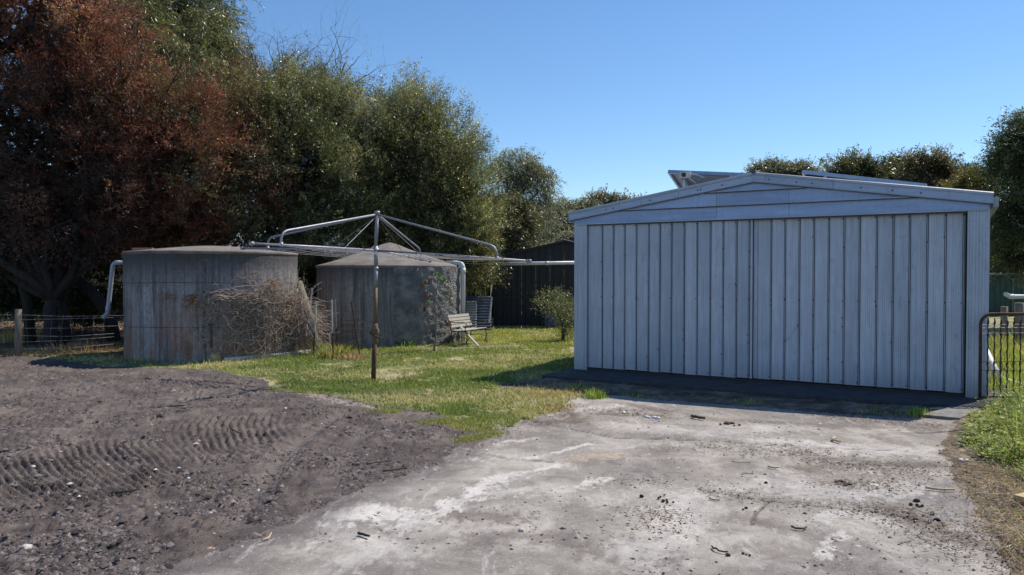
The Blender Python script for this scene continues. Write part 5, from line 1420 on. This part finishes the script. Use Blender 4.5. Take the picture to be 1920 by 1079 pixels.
# ================================================================== ROTARY CLOTHESLINE
def clothesline():
    B = Vector((*G(699,713),0)); t = thing('rotary_clothesline', 'old galvanised rotary clothesline with rusty lower pole standing on the lawn', 'clothesline', tuple(B))
    Y = B.y; hub = q(704.5,470,Y); top = q(707,400,Y); mech = q(703,636,Y); up = (top-B).normalized()
    m = MB(); m.tube([B-Vector((0,0,.2)), q(703,634,Y)], .036, 12); m.build('lower_pole', M['rust'], t, smooth=True, world=True)
    m = MB(); m.tube([q(703,612,Y), q(704.5,540,Y)], .030, 12); m.build('middle_pole', M['brassy'], t, smooth=True, world=True)
    m = MB(); m.tube([q(704.5,541,Y), q(705,502,Y)], .029, 12); m.tube([q(705,507,Y), q(705,501,Y)], .036, 12); m.tube([q(705,502,Y), q(704.8,462,Y)], .031, 12); m.tube([q(704.8,462,Y), top], .027, 12); m.build('upper_pole', M['galv'], t, smooth=True, world=True)
    # cast gear housing with crank
    m = MB(); c = mech
    prof = [(.036,-.06),(.05,-.05),(.058,.0),(.052,.03),(.072,.06),(.085,.12),(.082,.15),(.06,.19),(.055,.235),(.048,.245),(.03,.25)]
    m.lathe([(r*.82, z) for r,z in prof], (c.x,c.y,c.z-.02), 16); m.tube([c+Vector((-.045,-.05,.10)), c+Vector((-.045,.0,.10))], .03, 10); m.tube([c+Vector((.03,-.06,.14)), c+Vector((.03,-.02,.14))], .022, 10)
    m.build('gear_housing', M['brassy'], t, smooth=True, world=True)
    m = MB(); m.tube([c+Vector((-.06,-.06,.10)), c+Vector((.02,-.075,.05)), c+Vector((.09,-.08,.02)), c+Vector((.115,-.08,.02))], [.012,.012,.012,.016], 8); m.build('crank_handle', M['rust'], t, smooth=True, world=True)
    # hub fittings
    m = MB(); m.tube([hub-up*.035, hub+up*.035], .05, 12); m.build('hub', M['galv'], t, smooth=True, world=True)
    m = MB(); m.tube([top-up*.02, top+up*.03], .042, 12); m.build('top_cap', M['galv'], t, smooth=True, world=True)
    ends = [Vector(D(993,490,10.3)), Vector(D(455,466,11.97)), Vector(D(472,457,8.98)), Vector(D(806,490,13.45))]
    for i, E in enumerate(ends):
        d = E-hub; m = MB(); m.tube([hub, hub.lerp(E,.5)+Vector((0,0,.004)), E], .016, 10)
        a = m.build('arm', M['galv'], t, smooth=True, world=True)
        m = MB(); m.tube([E-d.normalized()*.02, E+d.normalized()*.025], .026, 10)
        m.build('end_cap', M['galv'], a, smooth=True, world=True)
        h = MB()
        for f in (.28,.42,.56,.70,.84,.985):
            p = hub.lerp(E,f); h.tube([p+Vector((0,0,.015)), p+Vector((0,0,.045))], .007, 5); h.tube([p+Vector((0,0,-.03)), p+Vector((0,0,.02))], .005, 5)
        h.build('line_hook', M['iron'], a, world=True)
        # strut from pole top, bending down onto the arm
        F_ = hub.lerp(E,.80); K_ = F_+Vector((0,0,.17)); s = top-up*.02; dirh = (K_-s)
        k1 = K_-dirh.normalized()*.13; pts = [s, s.lerp(k1,.5), k1]
        for j in range(1,7): f = j/6; pts.append(k1*(1-f)**2+(K_+Vector((0,0,.0)))*2*f*(1-f)+(F_+Vector((0,0,.05)))*f*f)
        pts.append(F_)
        m = MB(); m.tube(pts, .0155, 9); m.build('strut', M['galv'], t, smooth=True, world=True)
        m = MB(); m.tube([F_+Vector((0,0,-.022)), F_+Vector((0,0,.035))], .027, 9); m.build('clamp', M['galv'], t, smooth=True, world=True)
    # line wires: squares between neighbouring arms
    order = [0,3,1,2]
    for f in (.42,.56,.70,.84,.985):
        for a, b in zip(order, order[1:]+order[:1]):
            p, q_ = hub.lerp(ends[a],f), hub.lerp(ends[b],f); sag = .012*(p-q_).length
            m = MB(); m.tube([p+Vector((0,0,.01)), (p*.75+q_*.25)-Vector((0,0,sag*.75)), (p+q_)/2-Vector((0,0,sag)), (p*.25+q_*.75)-Vector((0,0,sag*.75)), q_+Vector((0,0,.01))], .0024, 4, cap=False); m.build('line_wire', M['galv'], t, world=True)
    for E, f in ((ends[1],.33),(ends[3],.5),(ends[0],.3),(ends[2],.3)):
        m = MB(); m.tube([top-up*.04, hub.lerp(E,f)], .004, 4, cap=False); m.build('stay_wire', M['galv'], t, world=True)
clothesline()

# ================================================================== BENCH
def bench():
    base = D(866,645,16.8); t = thing('garden_bench', 'weathered slatted bench with black iron ends beside the far tank', 'bench', (base[0],base[1],0), R(64)); t.scale = (.84,.84,.84)
    L = 1.12
    for i, (y, z) in enumerate([(-.42,.405),(-.33,.395),(-.24,.385),(-.15,.38),(-.06,.385)]):
        m = MB(); m.box((-L/2,y-.036,z),(L/2,y+.036,z+.022)); o = m.build('seat_slat', M['benchwood'], t, bevel=.004)
    for i, (y, z) in enumerate([(.015,.50),(.045,.585),(.075,.67),(.105,.755)]):
        m = MB(); Mx = Matrix.Translation((0,y,z)) @ Matrix.Rotation(-.3,4,'X'); m.box((-L/2,-.011,-.036),(L/2,.011,.036),Mx); m.build('back_slat', M['benchwood'], t, bevel=.004)
    for x in (-L/2+.03, L/2-.03):
        m = MB(); V = lambda y,z: Vector((x,y,z))
        m.tube([V(.02,.38),V(.05,.50),V(.12,.80),V(.14,.82)], .014, 6)                       # back upright
        m.tube([V(.02,.38),V(-.2,.365),V(-.42,.39),V(-.47,.37)], .014, 6)                    # seat rail
        m.tube([V(.0,.37),V(.03,.22),V(.10,.06),V(.17,.01)], .014, 6)                        # back leg
        m.tube([V(-.42,.38),V(-.47,.24),V(-.44,.10),V(-.48,.01)], .014, 6)                   # front leg
        m.tube([V(.09,.63),V(-.1,.60),V(-.3,.62),V(-.42,.60),V(-.46,.54),V(-.42,.50),V(-.40,.54)], .012, 6)  # scrolled arm
        m.tube([V(-.42,.39),V(-.40,.50)], .010, 6); m.tube([V(.04,.2),V(-.2,.24),V(-.45,.2)], .009, 6)
        m.build('iron_end', M['iron'], t, smooth=True)
bench()
a, b = q(863,612,16.55), Vector((*G(897,651),.02)); m = MB(); m.beam(a, b, .05, .022); tag(m.build('loose_board', M['benchwood'], loc=tuple(a)), 'loose grey board propped across the bench seat down to the grass', 'board')

# ================================================================== BLACK SHED, LEANING SHEETS, BACK FENCES
def fmat(name, c, v=.3): return simple(name, c, .6, .0, var=v, scale=3, stretch=(4,4,.5))
M['blackshed'] = fmat('blackshed', (.011,.012,.016)); M['darkfence'] = fmat('darkfence', (.030,.027,.026)); M['greenfence'] = fmat('greenfence', (.018,.060,.045)); M['bluesheet'] = metalmat('bluesheet', (.16,.19,.27), (.08,.10,.16), .45, .2); M['cap'] = simple('cap', (.5,.5,.5), .5, .2, var=.1)
def ribbed_panel(p0, p1, z0, z1a, z1b, pitch, depth=.02):
    p0 = Vector(p0); p1 = Vector(p1); L = (p1-p0).length; d = (p1-p0)/L; n = Vector((d.y,-d.x,0)); m = MB(); x = 0; pr = []
    while x < L-.01:
        pr += [(x,0),(min(x+pitch*.55,L),0),(min(x+pitch*.65,L),depth),(min(x+pitch*.9,L),depth)]; x += pitch
    pr.append((L,0))
    for (a,o),(b,o2) in zip(pr[:-1], pr[1:]):
        if b-a < 1e-5: continue
        A_ = p0+d*a+n*o; B_ = p0+d*b+n*o2; za = z1a+(z1b-z1a)*a/L; zb = z1a+(z1b-z1a)*b/L
        m.poly([(A_.x,A_.y,z0),(B_.x,B_.y,z0),(B_.x,B_.y,zb),(A_.x,A_.y,za)])
    return m
Yb = 22.4; x0 = D(925,600,Yb)[0]; xr = D(1058,453,Yb)[0]; x1 = 2*xr-x0; zr_ = D(1058,454,Yb)[2]; ze = D(925,482,Yb)[2]
bs = thing('black_shed', 'low black ribbed shed in deep shade at the back of the lawn', 'shed', (xr,Yb,0))
npan = 10
for i in range(npan):
    a = x0+(x1-x0)*i/npan; b = x0+(x1-x0)*(i+1)/npan-.004; f = lambda x: ze+(zr_-ze)*(1-abs(x-xr)/(xr-x0))
    ribbed_panel((a,Yb,0),(b,Yb,0),-.05,f(a),f(b),.19,.010).build('wall_panel', M['blackshed'], bs, world=True)
m = MB()
for s in (-1,1):
    xe = xr+s*(xr-x0+.1); m.hexa([(xe,Yb-.12,ze-.06),(xr,Yb-.12,zr_+.0),(xr,Yb+7,zr_),(xe,Yb+7,ze-.06),(xe,Yb-.12,ze-.01),(xr,Yb-.12,zr_+.05),(xr,Yb+7,zr_+.05),(xe,Yb+7,ze-.01)])
m.build('roof', M['blackshed'], bs, world=True)
m = MB(); xe = xr+(xr-x0+.1); m.hexa([(xr+.02,Yb-.14,zr_+.052),(xe,Yb-.14,ze-.006),(xe,Yb+.2,ze-.006),(xr+.02,Yb+.2,zr_+.052),(xr+.02,Yb-.14,zr_+.075),(xe,Yb-.14,ze+.02),(xe,Yb+.2,ze+.02),(xr+.02,Yb+.2,zr_+.075)]); m.build('roof_flashing', M['cap'], bs, world=True)
for x in (x0, x1):
    ribbed_panel((x,Yb,0),(x,Yb+7,0),-.05,ze,ze,.19).build('side_wall', M['blackshed'], bs, world=True)
m = MB(); z = D(1000,558,Yb)[2]; m.box((x0,Yb-.07,z-.02),(x1,Yb-.025,z+.02)); m.build('girt_rail', M['darkfence'], bs, world=True)
# leaning corrugated sheets
def lean_sheet(pa, pb, Y, top_py, lab, tilt, mt, name='roofing_sheet'):
    A_, B_ = Vector(D(pa,612,Y)), Vector(D(pb,612,Y)); A_.z = B_.z = .0; H = D(pa,top_py,Y)[2]; m = MB(); n = 30; L = (B_-A_).length
    for i in range(n):
        a, b = i/n, (i+1)/n
        for j in range(1):
            oa, ob = .03*math.sin(a*n*1.57), .03*math.sin(b*n*1.57)
            m.poly([(A_.x+L*a,A_.y-oa*.0,0+H*0),(A_.x+L*b,A_.y,0),(A_.x+L*b,A_.y+tilt,H),(A_.x+L*a,A_.y+tilt,H)]) if False else None
    # ribs run along the length
    k_ = 12
    for j in range(k_*4):
        f0, f1 = j/(k_*4), (j+1)/(k_*4); o0, o1 = .02*math.sin(f0*k_*6.283), .02*math.sin(f1*k_*6.283)
        m.poly([(A_.x,A_.y+tilt*f0+o0,H*f0),(B_.x,A_.y+tilt*f0+o0,H*f0),(B_.x,A_.y+tilt*f1+o1,H*f1),(A_.x,A_.y+tilt*f1+o1,H*f1)])
    return tag(m.build(name, mt, smooth=True, loc=tuple(A_)), lab, 'metal sheet', 'corrugated sheets leaning at the back')
lean_sheet(872, 921, 20.6, 557, 'blue grey corrugated sheet leaning behind the white downpipe right of the far tank', .5, M['bluesheet'])
lean_sheet(873, 893, 20.3, 566, 'narrow corrugated sheet coloured pale for sunlight, overlapping the blue grey one', .42, metalmat('sunlitsheet', (.45,.47,.50),(.25,.27,.3), .45, .2))  # lighter copy of the sheet metal, sunlight put into its colour
lean_sheet(1022, 1052, 21.6, 590, 'pale grey sheet lying low in the shade behind the small wattle', .4, M['bluesheet'])
a, b = q(922,558,20.9), Vector(D(917,605,20.5)); m = MB(); m.beam(a,b,.04,.04); tag(m.build('leaning_pole', M['greypvc'], loc=tuple(b)), 'thin pale pole leaning at the right end of the roofing sheets', 'pole')
# dark board fence with separate boards between tank 2 and black shed, and along the left back
def paling(name, lab, xa, xb, Y, h, w, mt, cap=None, group=None, rail=True, dz=.02):
    t = thing(name, lab, 'fence', (xa,Y,0), 0, group); n = int((xb-xa)/w); proto = {}
    for i in range(n):
        kx = i % 3
        if kx not in proto:
            mm = MB(); hh = h-dz*kx; mm.box((.004,-.01,-.06),(w-.006,.01,hh)); proto[kx] = mm.mesh('board', mt)
        o = bpy.data.objects.new('board', proto[kx]); col.objects.link(o); o.parent = t; o.location = (i*w, random.uniform(-.004,.004), 0)
    if rail:
        for z in (.3,h-.25): m = MB(); m.box((0,.012,z),(xb-xa,.05,z+.07)); m.build('rail', mt, t)
    if cap: m = MB(); m.box((0,-.03,h),(xb-xa,.03,h+.045)); m.build('capping', cap, t)
    return t
paling('board_fence', 'dark timber board fence in the gloom behind the trees at far left', -22, -6.0, 25.2, 1.05, .15, M['darkfence'])
paling('board_fence', 'short dark board fence between the far tank and the black shed', -3.2, D(921,500,22.6)[0], 22.8, 1.52, .15, M['darkfence'])
t = thing('steel_fence', 'dark green steel fence with a white capping right of the big shed', 'fence', (14,28,0)); 
for i in range(14):
    xa = 14+i*1.2; ribbed_panel((xa,28,0),(xa+1.19,28,0),-.05,1.53,1.53,.2,.02).build('fence_panel', M['greenfence'], t, world=True)
m = MB(); m.box((14,27.95,1.53),(31,28.05,1.60)); m.build('capping', M['cap'], t, world=True)
m = MB(); m.box((14,27.94,-.05),(31,28.04,.16)); m.build('plinth', M['timberdark'], t, world=True)
t = thing('outbuilding', 'dim grey outbuilding wall seen above the green fence at right', 'building', (D(1870,500,34)[0],34,0)); x = D(1862,500,34)[0]
m = MB(); m.box((x-3,34,0),(x+.1,38,2.05)); m.build('wall', M['timberdark'], t, world=True); m = MB(); m.box((x+.35,33.9,0),(x+.6,34.1,2.35)); m.build('post', M['greybark'], t, world=True)
# pale neighbouring house glimpsed through the trees
t = thing('neighbour_house', 'white house wall glimpsed through gaps in the foliage behind the tanks', 'house', (-9,34,0))
m = MB(); m.box((-22,34,0),(-2.6,40,2.35)); m.build('wall', M['whitepaint'], t, world=True)
m = MB(); m.hexa([(-22.4,33.5,2.35),(-2.3,33.5,2.35),(-2.3,40.5,2.35),(-22.4,40.5,2.35),(-21,36.8,3.3),(-3.6,36.8,3.3),(-3.6,37.2,3.3),(-21,37.2,3.3)]); m.build('roof', M['galv'], t, world=True)
for x in (-17,-12.5,-7): 
    m = MB(); m.box((x,33.96,.9),(x+1.3,33.99,2.0)); w_ = m.build('window', M['cap'], t, world=True); m = MB(); m.box((x+.06,33.93,.96),(x+1.24,33.955,1.94)); m.build('pane', M['cell'], w_, world=True)

# ================================================================== WIRE FENCE AT LEFT, GATE AND POSTS AT RIGHT
def wirefence():
    P0 = Vector((*G(35,668),0)); t = thing('wire_fence', 'sagging wire netting fence on an old timber post at the left edge', 'fence', tuple(P0))
    m = MB(); r = .062; pts = [P0-Vector((0,0,.1)), P0+Vector((.0,0,.45)), P0+Vector((.005,0,.90))]
    m.tube(pts, [r*1.05,r,r*.95], 12); m.build('post', M['timber'], t, smooth=True, world=True)
    hs_ = [.14,.27,.40,.54,.70,.80]
    R0 = P0+Vector((1.25,1.1,0)); L0 = P0+Vector((-2.2,-.2,0)); P2 = R0+Vector((.75,.6,0))
    for i, z in enumerate(hs_):
        m = MB(); sg = .03*math.sin(i*2.1); m.tube([L0+Vector((0,-.07,z)), P0+Vector((0,-.07,z)), P0.lerp(R0,.5)+Vector((0,-.05,z+sg-.04)), R0+Vector((0,0,z*.93+sg))] + ([P2+Vector((0,0,z*.85))] if i in (3,5) else []), .0026, 4, cap=False); m.build('line_wire', M['galv'], t, world=True)
    m = MB()
    for k_ in range(-9,9):
        f = k_/9; b = P0.lerp(R0,f) if f > 0 else P0.lerp(L0,-f); b = b+Vector((0,-.07*(1-abs(f)),0)); m.tube([b+Vector((0,0,.12)), b+Vector((random.gauss(0,.02),0,.45)), b+Vector((random.gauss(0,.03),0,.80-.06*abs(f)))], .0016, 3, cap=False)
    o = m.build('netting', M['galv'], t, world=True)
wirefence()
def gate():
    Y = 9.05; z1 = D(1860,589,Y)[2]; X0 = D(1839,600,Y)[0]; X1 = X0+2.6; t = thing('farm_gate', 'rusty tubular gate with vertical twisted bars and wires right of the shed', 'gate', (X0,Y,0))
    r = .019; c = .13; zb = .06
    pts = [Vector((X0,Y,zb))]; pts += [Vector((X0,Y,z1-c))]+arc((X0+c,Y,z1-c), c, math.pi, math.pi/2, 7, (1,0,0),(0,0,1)); pts += [Vector((X1-c,Y,z1))]+arc((X1-c,Y,z1-c), c, math.pi/2, 0, 7, (1,0,0),(0,0,1))+[Vector((X1,Y,zb))]
    m = MB(); m.tube(pts, r, 10); m.tube([(X0,Y,zb+.03),(X1,Y,zb+.03)], r*.8, 8); m.build('frame', M['rust'], t, smooth=True, world=True)
    x = X0+.09; i = 0
    while x < X1-.05:
        m = MB(); zt = z1-.075+random.uniform(-.01,.03)
        n = 22; pp = [(x+.004*math.sin(j*1.9), Y+.004*math.cos(j*1.9), zb+.03+(zt-zb-.03)*j/n) for j in range(n+1)]
        m.tube(pp, [.0075+.002*(j%2) for j in range(n+1)], 5)
        b = m.build('bar', M['rust'], t, world=True)
        m = MB()
        for z in (z1-.25,z1-.11,.50,.405):
            m.tube([(x-.008,Y-.006,z-.012),(x+.008,Y+.006,z+.014)], .013, 6)
        m.build('wire_knot', M['rust'], b, world=True)
        x += .079; i += 1
    for z, s in ((z1-.13,1),(z1-.17,1),(z1-.235,1),(.52,0),(.415,0)):
        m = MB(); m.tube([(X0-.01,Y-.012,z),(X0+.5,Y-.012,z+.006),(X1,Y-.012,z-.004)], .0034, 4, cap=False); m.build('cross_wire', M['galv'] if s else M['rust'], t, world=True)
gate()
def rpost(px, top, bot, r, lab):
    b_ = Vector((*G(px,bot),0)); h = D(px,top,b_.y)[2]; m = MB(); m.tube([b_-Vector((0,0,.1)), b_+Vector((0,0,h*.5)), b_+Vector((0,0,h))], [r*1.04,r,r*.97], 12)
    tag(m.build('timber_post', M['timber'], smooth=True, loc=tuple(b_)), lab, 'post', 'round timber posts behind the gate')
rpost(1882,575,662,.065,'shorter round timber post behind the gate, left of the thicker one')
rpost(1911,568,672,.088,'taller thicker round timber post behind the gate at the right edge')

# ================================================================== LITTER AND ODDMENTS
def stick(p, q2, r, mt, lab, bend=.02, name='stick'):
    a = Vector((*G(*p), r+.004)); b = Vector((*G(*q2), r+.006)); m = MB(); n = 5; s = (b-a).cross(Vector((0,0,1))).normalized()
    z = [zat(np.array([a.lerp(b,i/n).x]), np.array([a.lerp(b,i/n).y]))[0] for i in range(n+1)]
    zl = [z[0]+(z[-1]-z[0])*i/n for i in range(n+1)]; up_ = max(0, sorted([p_-q_ for p_,q_ in zip(z,zl)])[-2]); z = [v+up_*.8 for v in zl]
    m.tube([a.lerp(b,i/n)+s*bend*math.sin(math.pi*i/n)+Vector((random.gauss(0,.002),0,z[i]+abs(random.gauss(0,.003)))) for i in range(n+1)], [r*(1-.25*i/n) for i in range(n+1)], 7)
    tag(m.build(name, mt, smooth=True, loc=tuple(a)), lab, 'stick')
stick((672,1004),(693,1011),.009,M['charcoal'],'short thick charred stick lying on pale concrete at lower centre',0,'charred_stick')
stick((490,1017),(508,1002),.006,M['palestick'],'small straw yellow twig where the dirt meets the concrete')
stick((718,889),(768,880),.008,M['stick'],'dark thin stick on the dirt edge right of the rut')
stick((660,873),(735,871),.005,M['stick'],'long wiry twig on the dirt above the dark thin stick',.03)
stick((1297,783),(1322,788),.018,M['stick'],'dark broken branch left of the rusty clump near the shed shade')
stick((1565,824),(1575,832),.013,M['palestick'],'curved pale strip of bark on the light concrete',.04,'bark_strip')
stick((1440,878),(1463,881),.009,M['palestick'],'short yellowish stick on the concrete right of centre')
stick((1335,1031),(1364,1042),.006,M['stick'],'thin dark twig near the lower edge of the concrete')
stick((1330,938),(1350,942),.005,M['stick'],'thin dark twig at the middle of the concrete')
stick((1484,994),(1512,994),.007,M['stick'],'twisted dark twig with a raised end right of the middle',.03)
stick((1372,868),(1408,869),.003,M['iron'],'bent piece of thin wire on the grey concrete',.02,'wire_scrap')
stick((1392,890),(1410,886),.003,M['iron'],'curled piece of wire below the bent one',.05,'wire_scrap')
stick((1735,918),(1790,922),.010,M['palestick'],'pale dry palm like strip lying by the right verge',.03,'bark_strip')
stick((1745,773),(1850,765),.010,M['palestick'],'long thin pale cane lying in front of the right shed corner')
stick((1835,860),(1930,870),.010,M['stick'],'brown cane lying in the green weeds by the verge',.05)
stick((208,932),(260,925),.009,M['charcoal'],'charred stick half buried in the dirt below the tyre marks')
stick((0,852),(18,850),.012,M['charcoal'],'charred stick at the left edge of the dirt')
stick((430,803),(447,812),.008,M['charcoal'],'dark splinter standing in the upper tyre marks')
def lump(px, py, s, mt, lab, name, cat, flat=.6, n=1, spread=0.0, sub=1):
    p = G(px,py); c = Vector((*p, zat(np.array([p[0]]), np.array([p[1]]))[0])); gg = np.random.default_rng(int(px*7+py))
    t = thing(name, lab, cat, tuple(c)) if n > 1 else None
    for i in range(n):
        v = IV*(1+(gg.random((12,1))-.5)*.5)*np.array([1,.8,flat])*s*(gg.uniform(.4,1.1) if n > 1 else 1)
        a = gg.random()*6.28; ca, sa = math.cos(a), math.sin(a); off = gg.normal(size=2)*spread
        m = MB(); m.v = [(x*ca-y*sa+off[0], x*sa+y*ca+off[1], z+s*flat*.5) for x,y,z in v]; m.f = [tuple(int(q_) for q_ in t_) for t_ in IF]
        o = m.build('lump' if t else name, mt, t)
        if not t: o.location = c; tag(o, lab, cat)
        s_ = o.modifiers.new('bevel','BEVEL'); s_.width = s*.12; s_.segments = 1
CO = (lambda *a, **k_: lump(*a, **k_))
CO(977,997,.028,M['palestone'],'pale half round chip on brownish concrete at lower centre','stone_chip','stone',.5)
CO(49,1028,.04,M['palestone'],'large pale stone at the lower left corner of the dirt','pale_stone','stone',.5)
CO(131,912,.035,M['palestone'],'pinkish flat stone at the foot of the left tyre marks','pale_stone','stone',.4)
CO(535,769,.028,M['palestone'],'white stone on the dirt near the lawn edge','pale_stone','stone',.5)
CO(335,876,.022,M['palestone'],'small white stone beside the dirt hollow right of the tyre marks','pale_stone','stone',.5)
CO(62,883,.025,M['palestone'],'small grey stone between the left tyre marks','pale_stone','stone',.5)
CO(353,898,.022,M['greypvc'],'small grey stone under the upper tyre marks','pale_stone','stone',.5)
CO(455,729,.022,M['palestone'],'white stone at the end of the dark shadow line on dirt','pale_stone','stone',.5)
CO(514,705,.04,M['whitebag'],'scrap of white paper on the grass in front of the tank','paper_scrap','litter',.3)
CO(1235,937,.024,M['charcoal'],'cluster of black charcoal lumps on the concrete right of centre','charcoal_lumps','charcoal',.7,n=7,spread=.05)
CO(1250,952,.014,M['charcoal'],'small charcoal pieces just below the main charcoal cluster','charcoal_lumps','charcoal',.6,n=5,spread=.06)
CO(1410,961,.013,M['charcoal'],'pair of small charcoal bits beside the concrete crack','charcoal_lumps','charcoal',.7,n=3,spread=.03)
CO(1436,907,.016,M['charcoal'],'single dark cube like pebble on clean concrete','dark_pebble','stone',.8)
CO(1385,1041,.016,M['charcoal'],'black lump near the lower edge beside a reddish scrap','charcoal_lumps','charcoal',.7,n=3,spread=.03)
CO(1400,1043,.012,M['brick'],'reddish scrap near the lower edge','brick_fragment','brick',.6)
CO(1223,976,.012,M['brick'],'tiny red fragment below the charcoal cluster','brick_fragment','brick',.6)
CO(1370,796,.035,M['rust'],'rusty brown leafy clump on the concrete near the shade','rusty_clump','debris',.5,n=9,spread=.05)
CO(1343,786,.05,M['whitebag'],'crumpled white plastic between rubbish near the shade','plastic_scrap','litter',.4,n=1) if False else None
CO(1212,782,.035,M['whitebag'],'crumpled white plastic scrap left of a small clump near the shade','plastic_scrap','litter',.5,n=3,spread=.03)
CO(1238,785,.04,M['whitebag'],'whitish blue plastic scrap beside a green sprout','plastic_scrap','litter',.5,n=3,spread=.03)
CO(1170,774,.035,M['whitebag'],'white plastic scrap in the brown litter','plastic_scrap','litter',.4)
CO(855,770,.035,M['palestone'],'pale stone at the lawn edge above the concrete corner','pale_stone','stone',.6)
CO(917,774,.035,M['palestone'],'pale grey stone on the brown lawn edge','pale_stone','stone',.6)
CO(962,771,.035,M['greypvc'],'grey stone where the lawn meets the concrete','pale_stone','stone',.6)
CO(1803,863,.035,M['whitebag'],'crumpled clear white plastic bag at the edge of the weeds','plastic_bag','plastic bag',.6,n=3,spread=.02)
CO(1641,910,.045,M['whitepaint'],'pale greenish paper like leaf on the littered concrete','pale_leaf','leaf',.15)
CO(1575,905,.028,M['stick'],'small heap of brown curled bark on the concrete','bark_heap','bark',.4,n=9,spread=.05)
CO(1735,950,.03,M['blackplastic'],'black plastic lump among the litter at lower right','black_plastic','plastic',.6,n=4,spread=.05)
CO(1722,972,.025,M['blackplastic'],'crinkled black plastic strip below the black lump','black_plastic','plastic',.5,n=5,spread=.06)
CO(1410,1015,.010,M['greypvc'],'tiny pale glass chip','glass_chip','litter',.3) if False else None
p = G(1925,945); m = MB(); m.box((-.10,-.035,0),(.10,.035,.04), Matrix.Rotation(.5,4,'Z')); o = m.build('timber_block', M['cutwood'], bevel=.006); o.location = (p[0],p[1],.03); tag(o, 'weathered orange timber block at the right edge in the dry grass', 'timber block')
